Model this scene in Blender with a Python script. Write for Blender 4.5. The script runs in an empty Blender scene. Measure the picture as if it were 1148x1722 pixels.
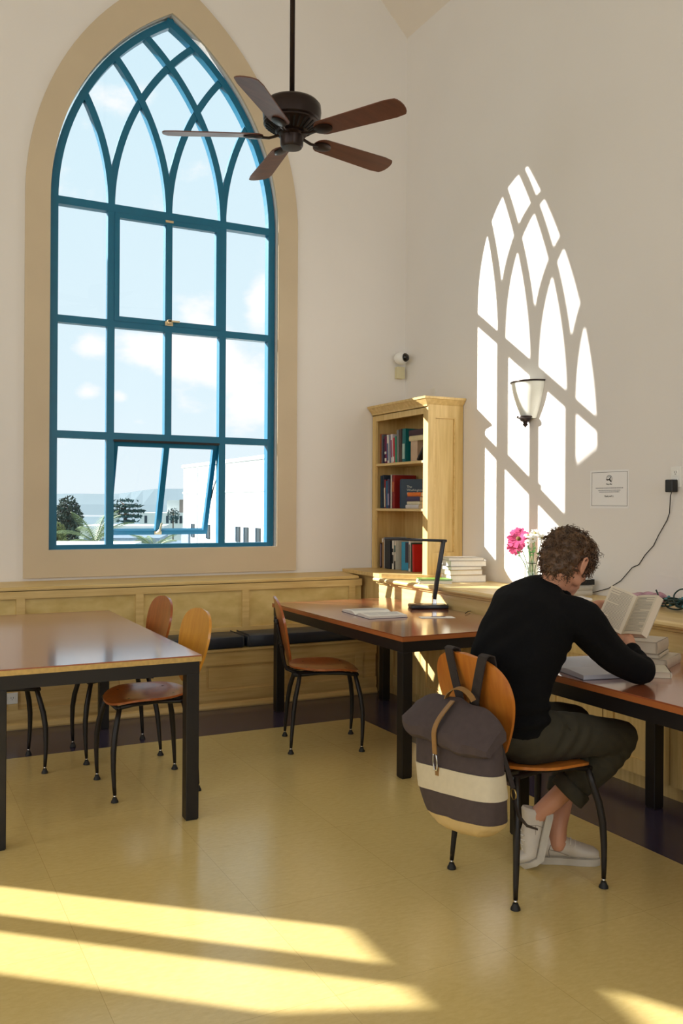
import bpy, bmesh, math, random
from mathutils import Vector, Matrix, noise
from mathutils.geometry import tessellate_polygon

random.seed(7)
sc = bpy.context.scene
C = sc.collection
PI = math.pi
def V(*a): return Vector(a)

# ------------------------------------------------------------------ camera
TH, HC, FPX = 0.4733, 1.43, 1500.0
cam_d = bpy.data.cameras.new('camera'); cam = bpy.data.objects.new('camera', cam_d); C.objects.link(cam)
cam_d.sensor_fit = 'VERTICAL'; cam_d.sensor_height = 36.0; cam_d.lens = FPX / 1722 * 36.0
cam_d.shift_y = -11.0 / 1722
cam_d.clip_start = 0.05; cam_d.clip_end = 4000
fwd = V(math.sin(TH), math.cos(TH), 0); rgt = V(math.cos(TH), -math.sin(TH), 0); up = V(0, 0, 1)
ro = 0.006
r2 = rgt * math.cos(ro) + up * math.sin(ro); u2 = up * math.cos(ro) - rgt * math.sin(ro)
cam.matrix_world = Matrix(((r2.x, u2.x, -fwd.x, 0), (r2.y, u2.y, -fwd.y, 0), (r2.z, u2.z, -fwd.z, HC), (0, 0, 0, 1)))
sc.camera = cam

# ------------------------------------------------------------------ light, sky, exposure
SUN_STRENGTH = 15.0
SKY_STRENGTH = 1.06
FILL_LIGHT = 72.0
sc.view_settings.view_transform = 'Standard'
sc.view_settings.look = 'None'
sc.view_settings.gamma = 1.0
sc.view_settings.use_curve_mapping = False
sc.view_settings.exposure = 0.0
try:
    sc.cycles.use_denoising = True
    sc.cycles.max_bounces = 14; sc.cycles.diffuse_bounces = 8; sc.cycles.glossy_bounces = 5
    sc.cycles.transparent_max_bounces = 24; sc.cycles.transmission_bounces = 8
    sc.cycles.sample_clamp_indirect = 6.0
    sc.cycles.caustics_reflective = False; sc.cycles.caustics_refractive = False
except Exception: pass

def lin(c):
    return tuple((x / 12.92 if x <= .04045 else ((x + .055) / 1.055) ** 2.4) for x in [v / 255 for v in c]) + (1,)

world = bpy.data.worlds.new('sky'); sc.world = world; world.use_nodes = True
nt = world.node_tree; nt.nodes.clear(); N = nt.nodes.new; L = nt.links.new
wo = N('ShaderNodeOutputWorld'); bg = N('ShaderNodeBackground'); L(bg.outputs[0], wo.inputs[0])
bg.inputs[1].default_value = SKY_STRENGTH
tc = N('ShaderNodeTexCoord'); sep = N('ShaderNodeSeparateXYZ'); L(tc.outputs['Generated'], sep.inputs[0])
cr = N('ShaderNodeValToRGB'); L(sep.outputs[2], cr.inputs[0])
e = cr.color_ramp.elements
e[0].position = 0.0; e[0].color = lin((232, 245, 251)); e[1].position = 0.75; e[1].color = lin((196, 228, 245))
el = e.new(0.12); el.color = lin((222, 242, 251))
el = e.new(0.4); el.color = lin((212, 238, 249))
# clouds: soft noise, thicker in three banks low in the sky
mp = N('ShaderNodeMapping'); mp.inputs['Scale'].default_value = (1, 1, 1.7); L(tc.outputs['Generated'], mp.inputs[0])
nz = N('ShaderNodeTexNoise'); nz.inputs['Scale'].default_value = 9.0; nz.inputs['Detail'].default_value = 9; nz.inputs['Roughness'].default_value = .56
L(mp.outputs[0], nz.inputs[0])
def blob(direction, size, amount):
    d = Vector(direction).normalized()
    vm = N('ShaderNodeVectorMath'); vm.operation = 'SUBTRACT'; L(tc.outputs['Generated'], vm.inputs[0]); vm.inputs[1].default_value = d
    vs = N('ShaderNodeVectorMath'); vs.operation = 'DIVIDE'; L(vm.outputs[0], vs.inputs[0]); vs.inputs[1].default_value = size
    ln = N('ShaderNodeVectorMath'); ln.operation = 'LENGTH'; L(vs.outputs[0], ln.inputs[0])
    mr = N('ShaderNodeMapRange'); L(ln.outputs[1], mr.inputs[0]); mr.inputs[1].default_value = 1.0; mr.inputs[2].default_value = 0.0
    mr.inputs[3].default_value = 0.0; mr.inputs[4].default_value = amount; mr.interpolation_type = 'SMOOTHSTEP'
    return mr.outputs[0]
def pxdir(x, y):
    a = (x - 574) / FPX; b = (850 - y) / FPX
    return fwd + rgt * a + up * b
acc = None
for (x, y, sx, sz, am) in ((330, 580, .10, .055, .30), (235, 577, .07, .030, .20), (330, 505, .055, .028, .24), (250, 515, .03, .02, .2), (440, 515, .03, .05, .32), (430, 640, .07, .06, .24),
                           (150, 583, .028, .02, .24), (145, 660, .028, .018, .26), (200, 670, .02, .016, .2), (310, 680, .035, .025, .18), (235, 712, .02, .01, .2), (410, 690, .05, .04, .2),
                           (230, 220, .05, .05, .13), (140, 215, .04, .03, .13), (370, 160, .04, .03, .14), (190, 160, .05, .03, .1), (330, 250, .05, .05, .1)):
    b_ = blob(pxdir(x, y), (sx, sx, sz), am)
    if acc is None: acc = b_
    else:
        m_ = N('ShaderNodeMath'); m_.operation = 'ADD'; L(acc, m_.inputs[0]); L(b_, m_.inputs[1]); acc = m_.outputs[0]
ad = N('ShaderNodeMath'); ad.operation = 'ADD'; L(nz.outputs[0], ad.inputs[0]); L(acc, ad.inputs[1])
cc = N('ShaderNodeMapRange'); L(ad.outputs[0], cc.inputs[0]); cc.inputs[1].default_value = .58; cc.inputs[2].default_value = .80
cc.interpolation_type = 'SMOOTHSTEP'
mx = N('ShaderNodeMixRGB'); L(cc.outputs[0], mx.inputs[0]); L(cr.outputs[0], mx.inputs[1]); mx.inputs[2].default_value = (1.0, 1.0, 1.0, 1)
L(mx.outputs[0], bg.inputs[0])

sun_d = bpy.data.lights.new('sun', 'SUN'); sun_d.energy = SUN_STRENGTH; sun_d.angle = math.radians(0.4); sun_d.color = (1.0, .965, .90)
sun = bpy.data.objects.new('sun', sun_d); C.objects.link(sun)
SD = V(1, -0.86, -0.598)
sun.rotation_euler = SD.to_track_quat('-Z', 'Y').to_euler(); sun.location = (-8, 14, 12)

def area(name, loc, direction, sx, sy, power, col=(.90, .95, 1)):
    d = bpy.data.lights.new(name, 'AREA'); d.shape = 'RECTANGLE'; d.size = sx; d.size_y = sy; d.energy = power; d.color = col
    o = bpy.data.objects.new(name, d); C.objects.link(o); o.location = loc
    o.rotation_euler = Vector(direction).to_track_quat('-Z', 'Y').to_euler(); return o
# area lights added to brighten the room, at the unseen left and rear walls
area('added_fill_left', (-5.9, 3.2, 2.9), (1, 0, -.05), 1.7, 3.4, FILL_LIGHT)
area('added_fill_left_2', (-5.9, -0.8, 2.9), (1, 0, -.05), 1.7, 3.4, FILL_LIGHT)
area('added_fill_rear', (1.9, -3.9, 2.9), (0, 1, -.05), 1.7, 3.4, FILL_LIGHT)
area('added_fill_rear_2', (-3.4, -3.9, 2.9), (0, 1, -.05), 1.7, 3.4, FILL_LIGHT)

# ------------------------------------------------------------------ materials
MATS = {}
def mat(name, col, rough=.6, metal=0.0, var=.0, scale=8.0, stretch=(1, 1, 1), bump=0.0, bscale=None, spec=.5, coat=0.0, col2=None, detail=4, sheen=0.0, trans=0.0):
    if name in MATS: return MATS[name]
    m = bpy.data.materials.new(name); m.use_nodes = True; t = m.node_tree; b = t.nodes['Principled BSDF']
    c = lin(col)
    b.inputs['Roughness'].default_value = rough; b.inputs['Metallic'].default_value = metal
    b.inputs['Specular IOR Level'].default_value = spec; b.inputs['Coat Weight'].default_value = coat
    b.inputs['Coat Roughness'].default_value = .12
    b.inputs['Sheen Weight'].default_value = sheen
    b.inputs['Transmission Weight'].default_value = trans
    tcn = t.nodes.new('ShaderNodeTexCoord'); mpn = t.nodes.new('ShaderNodeMapping'); mpn.inputs['Scale'].default_value = stretch
    t.links.new(tcn.outputs['Object'], mpn.inputs[0])
    n = t.nodes.new('ShaderNodeTexNoise'); n.inputs['Scale'].default_value = scale; n.inputs['Detail'].default_value = detail
    t.links.new(mpn.outputs[0], n.inputs[0])
    r = t.nodes.new('ShaderNodeValToRGB'); t.links.new(n.outputs[0], r.inputs[0])
    k = 1 - var; c2 = lin(col2) if col2 else tuple(x * k for x in c[:3]) + (1,)
    r.color_ramp.elements[0].position = .3; r.color_ramp.elements[1].position = .7
    r.color_ramp.elements[0].color = c2; r.color_ramp.elements[1].color = c
    t.links.new(r.outputs[0], b.inputs['Base Color'])
    if bump:
        n2 = t.nodes.new('ShaderNodeTexNoise'); n2.inputs['Scale'].default_value = bscale or scale * 3; n2.inputs['Detail'].default_value = 5
        t.links.new(mpn.outputs[0], n2.inputs[0])
        bp = t.nodes.new('ShaderNodeBump'); bp.inputs['Strength'].default_value = bump; bp.inputs['Distance'].default_value = .01
        t.links.new(n2.outputs[0], bp.inputs['Height']); t.links.new(bp.outputs[0], b.inputs['Normal'])
    MATS[name] = m; return m
def glass_mat(name, tint=(1, 1, 1), gl=.02):
    m = bpy.data.materials.new(name); m.use_nodes = True; t = m.node_tree; t.nodes.clear()
    o = t.nodes.new('ShaderNodeOutputMaterial'); mx_ = t.nodes.new('ShaderNodeMixShader'); tr = t.nodes.new('ShaderNodeBsdfTransparent'); g = t.nodes.new('ShaderNodeBsdfGlossy')
    tr.inputs[0].default_value = tint + (1,); g.inputs['Roughness'].default_value = .02
    mx_.inputs[0].default_value = gl
    t.links.new(tr.outputs[0], mx_.inputs[1]); t.links.new(g.outputs[0], mx_.inputs[2]); t.links.new(mx_.outputs[0], o.inputs[0])
    return m
def wood(name, a, b, rough=.4, axis=2, scale=3.0, coat=.0, spec=.5):
    st = [14, 14, 14]; st[axis] = 1.0
    return mat(name, a, rough, 0, 0, scale, tuple(st), bump=.03, col2=b, coat=coat, detail=6, spec=spec)

M_wall = mat('wall_paint', (231, 228, 224), .85, var=.02, scale=2, bump=.015, bscale=120)
M_ceil = mat('ceiling_paint', (230, 222, 210), .9, var=.02)
M_casing = mat('casing_stone', (206, 190, 162), .7, var=.06, scale=3, bump=.02)
M_blue = mat('blue_frame_paint', (0, 106, 142), .4, var=.08, scale=14)
M_glass = glass_mat('window_glass')
M_maple = wood('maple_vertical', (222, 194, 132), (200, 168, 104), .42, 2)
M_mapleX = wood('maple_horizontal', (222, 194, 132), (202, 170, 106), .42, 0)
M_mapleY = wood('maple_counter', (224, 198, 140), (206, 176, 114), .35, 1)
M_panel = mat('maple_figured_panel', (224, 200, 136), .45, 0, scale=5, stretch=(1.2, 1, 2.2), col2=(196, 168, 98), detail=7, bump=.03)
M_cherry = wood('cherry_laminate', (156, 88, 56), (138, 74, 46), .25, 1, scale=2.5, spec=.7, coat=1.0)
M_edgeR = mat('red_table_edge', (170, 98, 48), .45, var=.15)
M_ply = mat('plywood_edge', (206, 172, 104), .6, var=.25, scale=60)
M_black = mat('black_steel', (26, 22, 22), .42, var=.2, spec=.4)
M_chrome = mat('chrome', (190, 190, 190), .15, 1.0)
M_rubber = mat('black_rubber', (16, 16, 16), .6)
M_chairR = wood('chair_plywood_red', (176, 98, 44), (150, 78, 34), .3, 2, scale=3, coat=.3)
M_chairO = wood('chair_plywood_orange', (196, 122, 44), (176, 100, 34), .35, 2, scale=3, coat=.3)
M_chairY = wood('chair_plywood_yellow', (220, 158, 56), (206, 140, 44), .35, 2, scale=3, coat=.3)
M_cush = mat('navy_vinyl', (44, 50, 62), .42, var=.15, scale=20, bump=.05)
M_bronze = mat('oil_rubbed_bronze', (46, 34, 30), .35, .6, var=.2)
M_blade = wood('fan_blade_wood', (104, 60, 40), (84, 46, 30), .4, 0, scale=3)
M_white = mat('white_plastic', (236, 236, 232), .4)
M_paper = mat('paper', (236, 234, 226), .8, var=.03)
M_dark = mat('dark_gap', (40, 34, 24), .8)

# ------------------------------------------------------------------ mesh helpers
def tag(o, label=None, cat=None, group=None, kind=None):
    if label: o['label'] = label
    if cat: o['category'] = cat
    if group: o['group'] = group
    if kind: o['kind'] = kind
    return o
def empty(name, loc=(0, 0, 0), rz=0.0, label=None, cat=None, group=None, kind=None):
    o = bpy.data.objects.new(name, None); C.objects.link(o); o.location = loc; o.rotation_euler = (0, 0, rz)
    o.empty_display_size = .05
    return tag(o, label, cat, group, kind)
def smooth_pts(pts, sub=4):
    P = [Vector(p) for p in pts]; out = []; m = len(P)
    for i in range(m - 1):
        p0, p1, p2, p3 = P[max(i - 1, 0)], P[i], P[i + 1], P[min(i + 2, m - 1)]
        for k in range(sub):
            t = k / sub; out.append(.5 * ((2 * p1) + (p2 - p0) * t + (2 * p0 - 5 * p1 + 4 * p2 - p3) * t * t + (-p0 + 3 * p1 - 3 * p2 + p3) * t ** 3))
    out.append(P[-1]); return out
class MB:
    def __init__(s): s.bm = bmesh.new()
    def box(s, x0, x1, y0, y1, z0, z1, bev=0.0, M=None):
        r = bmesh.ops.create_cube(s.bm, size=1.0); vs = r['verts']
        for v in vs:
            v.co = Vector(((x0 + x1) / 2 + v.co.x * (x1 - x0), (y0 + y1) / 2 + v.co.y * (y1 - y0), (z0 + z1) / 2 + v.co.z * (z1 - z0)))
        if bev > 0:
            es = list({e for v in vs for e in v.link_edges})
            r = bmesh.ops.bevel(s.bm, geom=es, offset=bev, segments=2, affect='EDGES', profile=.5)
            vs = list({v for f in r['faces'] for v in f.verts} | {v for v in vs if v.is_valid})
        if M is not None:
            for v in vs: v.co = M @ v.co
        return s
    def prism(s, pts, ext, M=None):
        """closed polygon of 3-D points pushed along the vector ext"""
        pts = [Vector(p) for p in pts]; ext = Vector(ext)
        if M is not None: pts = [M @ p for p in pts]; ext = M.to_3x3() @ ext
        a = [s.bm.verts.new(p) for p in pts]; b = [s.bm.verts.new(p + ext) for p in pts]; n = len(pts)
        tris = tessellate_polygon([pts])
        for t in tris:
            try: s.bm.faces.new([a[i] for i in t]); s.bm.faces.new([b[i] for i in reversed(t)])
            except ValueError: pass
        for i in range(n): s.bm.faces.new((a[i], b[i], b[(i + 1) % n], a[(i + 1) % n]))
        return s
    def tube(s, pts, rad, n=10, flat=None, closed=False):
        """tube through points; rad number or list; flat=(a,b) ellipse ratios"""
        pts = [Vector(p) for p in pts]; m = len(pts)
        if not isinstance(rad, (list, tuple)): rad = [rad] * m
        rings = []; prev = None
        for i, p in enumerate(pts):
            if closed: d = pts[(i + 1) % m] - pts[i - 1]
            else: d = pts[min(i + 1, m - 1)] - pts[max(i - 1, 0)]
            d.normalize()
            if prev is None:
                ref = V(0, 0, 1) if abs(d.z) < .9 else V(1, 0, 0)
                x = d.cross(ref).normalized()
            else: x = (prev - d * prev.dot(d)).normalized()
            prev = x; y = d.cross(x); fa, fb = flat or (1, 1)
            rings.append([s.bm.verts.new(p + (x * math.cos(2 * PI * k / n) * fa + y * math.sin(2 * PI * k / n) * fb) * rad[i]) for k in range(n)])
        rng = range(m) if closed else range(m - 1)
        for i in rng:
            A, B = rings[i], rings[(i + 1) % m]
            for k in range(n): s.bm.faces.new((A[k], A[(k + 1) % n], B[(k + 1) % n], B[k]))
        if not closed:
            s.bm.faces.new(list(reversed(rings[0]))); s.bm.faces.new(rings[-1])
        return s
    def lathe(s, prof, center=(0, 0, 0), n=24, M=None):
        c = Vector(center); rings = []
        for r, z in prof:
            if r < 1e-5: rings.append([s.bm.verts.new(c + V(0, 0, z))])
            else: rings.append([s.bm.verts.new(c + V(r * math.cos(2 * PI * k / n), r * math.sin(2 * PI * k / n), z)) for k in range(n)])
        vs = [v for r in rings for v in r]
        for A, B in zip(rings, rings[1:]):
            if len(A) == 1 and len(B) == 1: continue
            for k in range(n):
                k2 = (k + 1) % n
                if len(A) == 1: s.bm.faces.new((A[0], B[k2], B[k]))
                elif len(B) == 1: s.bm.faces.new((A[k], A[k2], B[0]))
                else: s.bm.faces.new((A[k], A[k2], B[k2], B[k]))
        if M is not None:
            for v in vs: v.co = M @ v.co
        return s
    def loft(s, rings, cap=True, close=True):
        R = [[s.bm.verts.new(Vector(p)) for p in r] for r in rings]
        n = len(R[0])
        for A, B in zip(R, R[1:]):
            for k in range(n if close else n - 1): s.bm.faces.new((A[k], A[(k + 1) % n], B[(k + 1) % n], B[k]))
        if cap and close: s.bm.faces.new(list(reversed(R[0]))); s.bm.faces.new(R[-1])
        return s
    def ball(s, c, r, sub=2, M=None):
        q = bmesh.ops.create_icosphere(s.bm, subdivisions=sub, radius=1.0)
        rr = r if isinstance(r, (tuple, list)) else (r, r, r)
        for v in q['verts']:
            v.co = Vector((v.co.x * rr[0], v.co.y * rr[1], v.co.z * rr[2]))
            if M is not None: v.co = M @ v.co
            v.co += Vector(c)
        return s
    def plate(s, fn, nu, nv, th):
        """double-sided curved plate: fn(u,v)->point, thickness th along its normal"""
        P = [[Vector(fn(i / nu, j / nv)) for j in range(nv + 1)] for i in range(nu + 1)]
        def nrm(i, j):
            a = P[min(i + 1, nu)][j] - P[max(i - 1, 0)][j]; b = P[i][min(j + 1, nv)] - P[i][max(j - 1, 0)]
            q = a.cross(b); return q.normalized() if q.length > 1e-12 else V(0, 0, 1)
        A = [[s.bm.verts.new(P[i][j] + nrm(i, j) * th / 2) for j in range(nv + 1)] for i in range(nu + 1)]
        B = [[s.bm.verts.new(P[i][j] - nrm(i, j) * th / 2) for j in range(nv + 1)] for i in range(nu + 1)]
        for i in range(nu):
            for j in range(nv):
                s.bm.faces.new((A[i][j], A[i + 1][j], A[i + 1][j + 1], A[i][j + 1])); s.bm.faces.new((B[i][j], B[i][j + 1], B[i + 1][j + 1], B[i + 1][j]))
        rim = [(i, 0) for i in range(nu)] + [(nu, j) for j in range(nv)] + [(i, nv) for i in range(nu, 0, -1)] + [(0, j) for j in range(nv, 0, -1)]
        for k in range(len(rim)):
            a = rim[k]; b = rim[(k + 1) % len(rim)]
            s.bm.faces.new((A[a[0]][a[1]], B[a[0]][a[1]], B[b[0]][b[1]], A[b[0]][b[1]]))
        return s
    def build(s, name, m, parent=None, smooth=False, **kw):
        bmesh.ops.recalc_face_normals(s.bm, faces=s.bm.faces)
        me = bpy.data.meshes.new(name); s.bm.to_mesh(me); s.bm.free()
        if smooth:
            for p in me.polygons: p.use_smooth = True
            if smooth == 'auto':
                try: me.set_sharp_from_angle(angle=math.radians(38))
                except Exception: pass
        o = bpy.data.objects.new(name, me); C.objects.link(o)
        for mm in (m if isinstance(m, (list, tuple)) else [m]): me.materials.append(mm)
        if parent: o.parent = parent
        return tag(o, **kw)
def copy_tree(o, parent=None):
    c = o.copy(); C.objects.link(c)
    if parent: c.parent = parent
    for ch in list(o.children): copy_tree(ch, c)
    return c
def text_mesh(name, body, size, M, m, parent=None, align='CENTER', space=1.0, ext=.0004):
    cu = bpy.data.curves.new(name, 'FONT'); cu.body = body; cu.size = size; cu.align_x = align; cu.space_line = space; cu.extrude = ext; cu.resolution_u = 3
    t = bpy.data.objects.new('tmp', cu); C.objects.link(t)
    dg = bpy.context.evaluated_depsgraph_get(); me = bpy.data.meshes.new_from_object(t.evaluated_get(dg))
    bpy.data.objects.remove(t); me.transform(M); me.materials.clear(); me.materials.append(m)
    o = bpy.data.objects.new(name, me); C.objects.link(o)
    if parent: o.parent = parent
    return o
def axes(o, x, y, z):
    """matrix from origin and three axes"""
    x, y, z, o = Vector(x), Vector(y), Vector(z), Vector(o)
    return Matrix(((x.x, y.x, z.x, o.x), (x.y, y.y, z.y, o.y), (x.z, y.z, z.z, o.z), (0, 0, 0, 1)))
def remeshed(bm, voxel, smooth_it=6, fac=.5):
    """one continuous surface out of overlapping closed pieces"""
    bmesh.ops.recalc_face_normals(bm, faces=bm.faces)
    me = bpy.data.meshes.new('t'); bm.to_mesh(me); bm.free()
    o = bpy.data.objects.new('t', me); C.objects.link(o)
    r = o.modifiers.new('r', 'REMESH'); r.mode = 'VOXEL'; r.voxel_size = voxel
    if smooth_it:
        s_ = o.modifiers.new('s', 'SMOOTH'); s_.factor = fac; s_.iterations = smooth_it
    dg = bpy.context.evaluated_depsgraph_get(); dg.update()
    m2 = bpy.data.meshes.new_from_object(o.evaluated_get(dg)); bpy.data.objects.remove(o)
    return m2
def from_mesh(name, me, m, parent=None, **kw):
    for p in me.polygons: p.use_smooth = True
    me.materials.clear(); me.materials.append(m)
    o = bpy.data.objects.new(name, me); C.objects.link(o)
    if parent: o.parent = parent
    return tag(o, **kw)
# ================================================================== room shell
XW, YB = 3.93, 6.5
XL, YR = -6.0, -4.0
EAVE, RIDGE = 5.40, 7.4
WA = 0.865            # half width of window opening
SILL, T3, T2, T1 = 1.105, 1.925, 2.745, 3.585
def arch(cx, a, z0, spring, n=20, apex_cut=None):
    """outline of a pointed (equilateral) arch opening in the XZ plane, anticlockwise from lower left"""
    pts = [(cx - a, z0), (cx + a, z0)]
    for k in range(n + 1):
        t = math.radians(60) * k / n
        pts.append((cx - a + 2 * a * math.cos(t), spring + 2 * a * math.sin(t)))
    for k in range(n - 1, -1, -1):
        t = math.radians(60) * k / n
        pts.append((cx + a - 2 * a * math.cos(t), spring + 2 * a * math.sin(t)))
    return pts
CX1, CX2 = 1.885, -3.935
mb = MB()
outer = [(XL - .2, -.2), (XW + .2, -.2), (XW + .2, EAVE), (XW, EAVE), (XW - (RIDGE - EAVE), RIDGE), (XL + (RIDGE - EAVE), RIDGE), (XL, EAVE), (XL - .2, EAVE)]
W2A = [(-4.13, SILL), (-3.04, SILL), (-3.04, 2.66), (-3.92, 3.17), (-4.13, 3.05)]
W2B = [(-3.33, 3.14), (-3.46, 3.29), (-3.92, 3.60), (-3.92, 3.44)]
holes = [arch(CX1, WA, SILL, T1), W2A, W2B]
loops = [[V(x, 0, z) for x, z in lp] for lp in [outer] + holes]
tris = tessellate_polygon(loops); flat = [p for lp in loops for p in lp]
va = [mb.bm.verts.new((p.x, YB, p.z)) for p in flat]; vb = [mb.bm.verts.new((p.x, YB + .215, p.z)) for p in flat]
for t in tris:
    mb.bm.faces.new([va[i] for i in t]); mb.bm.faces.new([vb[i] for i in t])
k0 = 0
for lp in loops:
    n = len(lp)
    for i in range(n): mb.bm.faces.new((va[k0 + i], va[k0 + (i + 1) % n], vb[k0 + (i + 1) % n], vb[k0 + i]))
    k0 += n
mb.build('wall_back', M_wall, kind='structure')
MB().box(XW, XW + .2, YR, YB, -.2, EAVE + .2).build('wall_right', M_wall, kind='structure')
MB().box(XL - .2, XL, YR, YB, -.2, EAVE + .2).build('wall_left', M_wall, kind='structure')
MB().box(XL - .2, XW + .2, YR - .2, YR, -.2, RIDGE + .2).build('wall_rear', M_wall, kind='structure')
mb = MB()
d = RIDGE - EAVE
mb.prism([(XW + .2, YR - .2, EAVE - .2 + .2 * 0), (XW, YR - .2, EAVE), (XW - d, YR - .2, RIDGE), (XL + d, YR - .2, RIDGE), (XL, YR - .2, EAVE), (XL - .2, YR - .2, EAVE), (XL - .2, YR - .2, RIDGE + .4), (XW + .2, YR - .2, RIDGE + .4)], (0, YB - YR + .42, 0))
mb.build('ceiling', M_ceil, kind='structure')

# floor: vinyl tiles, yellow field and a dark border
def floor_mat(name, c1, c2, mort, rough):
    m = bpy.data.materials.new(name); m.use_nodes = True; t = m.node_tree; b = t.nodes['Principled BSDF']
    g = t.nodes.new('ShaderNodeNewGeometry')
    mp_ = t.nodes.new('ShaderNodeMapping'); mp_.inputs['Location'].default_value = (.04, .12, 0); t.links.new(g.outputs['Position'], mp_.inputs[0])
    br = t.nodes.new('ShaderNodeTexBrick'); br.offset = 0.0; br.inputs['Scale'].default_value = 1.0
    br.inputs['Brick Width'].default_value = .61; br.inputs['Row Height'].default_value = .61; br.inputs['Mortar Size'].default_value = .0010; br.inputs['Mortar Smooth'].default_value = .2
    br.inputs['Bias'].default_value = 0.0
    t.links.new(mp_.outputs[0], br.inputs[0])
    n = t.nodes.new('ShaderNodeTexNoise'); n.inputs['Scale'].default_value = 26; n.inputs['Detail'].default_value = 8; n.inputs['Roughness'].default_value = .7
    sm = t.nodes.new('ShaderNodeMapping'); sm.inputs['Scale'].default_value = (1, 2.6, 1); sm.inputs['Rotation'].default_value = (0, 0, .5); t.links.new(g.outputs['Position'], sm.inputs[0]); t.links.new(sm.outputs[0], n.inputs[0])
    r = t.nodes.new('ShaderNodeValToRGB'); r.color_ramp.elements[0].position = .34; r.color_ramp.elements[1].position = .66
    r.color_ramp.elements[0].color = lin(c2); r.color_ramp.elements[1].color = lin(c1); t.links.new(n.outputs[0], r.inputs[0])
    t.links.new(r.outputs[0], br.inputs['Color1'])
    r2_ = t.nodes.new('ShaderNodeMixRGB'); r2_.blend_type = 'MULTIPLY'; r2_.inputs[0].default_value = 1; r2_.inputs[2].default_value = (.95, .95, .94, 1); t.links.new(r.outputs[0], r2_.inputs[1]); t.links.new(r2_.outputs[0], br.inputs['Color2'])
    br.inputs['Mortar'].default_value = lin(mort)
    t.links.new(br.outputs[0], b.inputs['Base Color'])
    n2 = t.nodes.new('ShaderNodeTexNoise'); n2.inputs['Scale'].default_value = 3; n2.inputs['Detail'].default_value = 6
    t.links.new(g.outputs['Position'], n2.inputs[0])
    mr = t.nodes.new('ShaderNodeMapRange'); mr.inputs[3].default_value = rough - .06; mr.inputs[4].default_value = rough + .12; t.links.new(n2.outputs[0], mr.inputs[0]); t.links.new(mr.outputs[0], b.inputs['Roughness'])
    bp = t.nodes.new('ShaderNodeBump'); bp.inputs['Strength'].default_value = .08; bp.inputs['Distance'].default_value = .004
    n3 = t.nodes.new('ShaderNodeTexNoise'); n3.inputs['Scale'].default_value = 5; n3.inputs['Detail'].default_value = 3; t.links.new(g.outputs['Position'], n3.inputs[0])
    t.links.new(n3.outputs[0], bp.inputs['Height']); t.links.new(bp.outputs[0], b.inputs['Normal'])
    return m
M_floorY = floor_mat('yellow_vinyl_tile', (218, 196, 132), (208, 184, 118), (186, 162, 100), .17)
M_floorD = floor_mat('dark_vinyl_tile', (74, 62, 80), (60, 56, 80), (40, 38, 50), .17)
BX, BY = 2.85, 5.29
MB().box(XL, BX, YR, BY, -.2, 0).build('floor', M_floorY, kind='structure')
mb = MB().box(XL, BX, BY, YB, -.2, 0).box(BX, XW, YR, YB, -.2, 0)
mb.build('floor_border', M_floorD, kind='structure')

# ------------------------------------------------------------------ windows
def strip(mb, pts, w, y0, y1, cx=0, z0=0, dz=0):
    """bar following a polyline in the XZ plane"""
    n = len(pts); A = []; B = []
    for i, p in enumerate(pts):
        a = Vector(pts[max(i - 1, 0)]); b = Vector(pts[min(i + 1, n - 1)]); d = (b - a).normalized(); q = Vector((-d.y, d.x)) * w / 2
        A.append(Vector(p) + q); B.append(Vector(p) - q)
    ra = [[(a.x, y0, a.y), (a.x, y1, a.y), (b.x, y1, b.y), (b.x, y0, b.y)] for a, b in zip(A, B)]
    mb.loft(ra)
def casing(cx):
    mb = MB()
    o = arch(cx, WA + .165, .912, T1, 24); i = arch(cx, WA - .002, SILL, T1, 24)
    i[0] = (cx - WA + .002, SILL); y0, y1 = YB - .022, YB
    n = len(o)
    vo = [[mb.bm.verts.new((x, y, z)) for x, z in o] for y in (y0, y1)]; vi = [[mb.bm.verts.new((x, y, z)) for x, z in i] for y in (y0, y1)]
    for k in range(n):
        k2 = (k + 1) % n
        mb.bm.faces.new((vo[0][k], vo[0][k2], vi[0][k2], vi[0][k])); mb.bm.faces.new((vo[1][k], vo[1][k2], vi[1][k2], vi[1][k]))
        mb.bm.faces.new((vo[0][k], vo[0][k2], vo[1][k2], vo[1][k])); mb.bm.faces.new((vi[0][k], vi[0][k2], vi[1][k2], vi[1][k]))
    return mb
FA = WA - .012
FY0, FY1 = YB + .035, YB + .10
BW = .052
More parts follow.
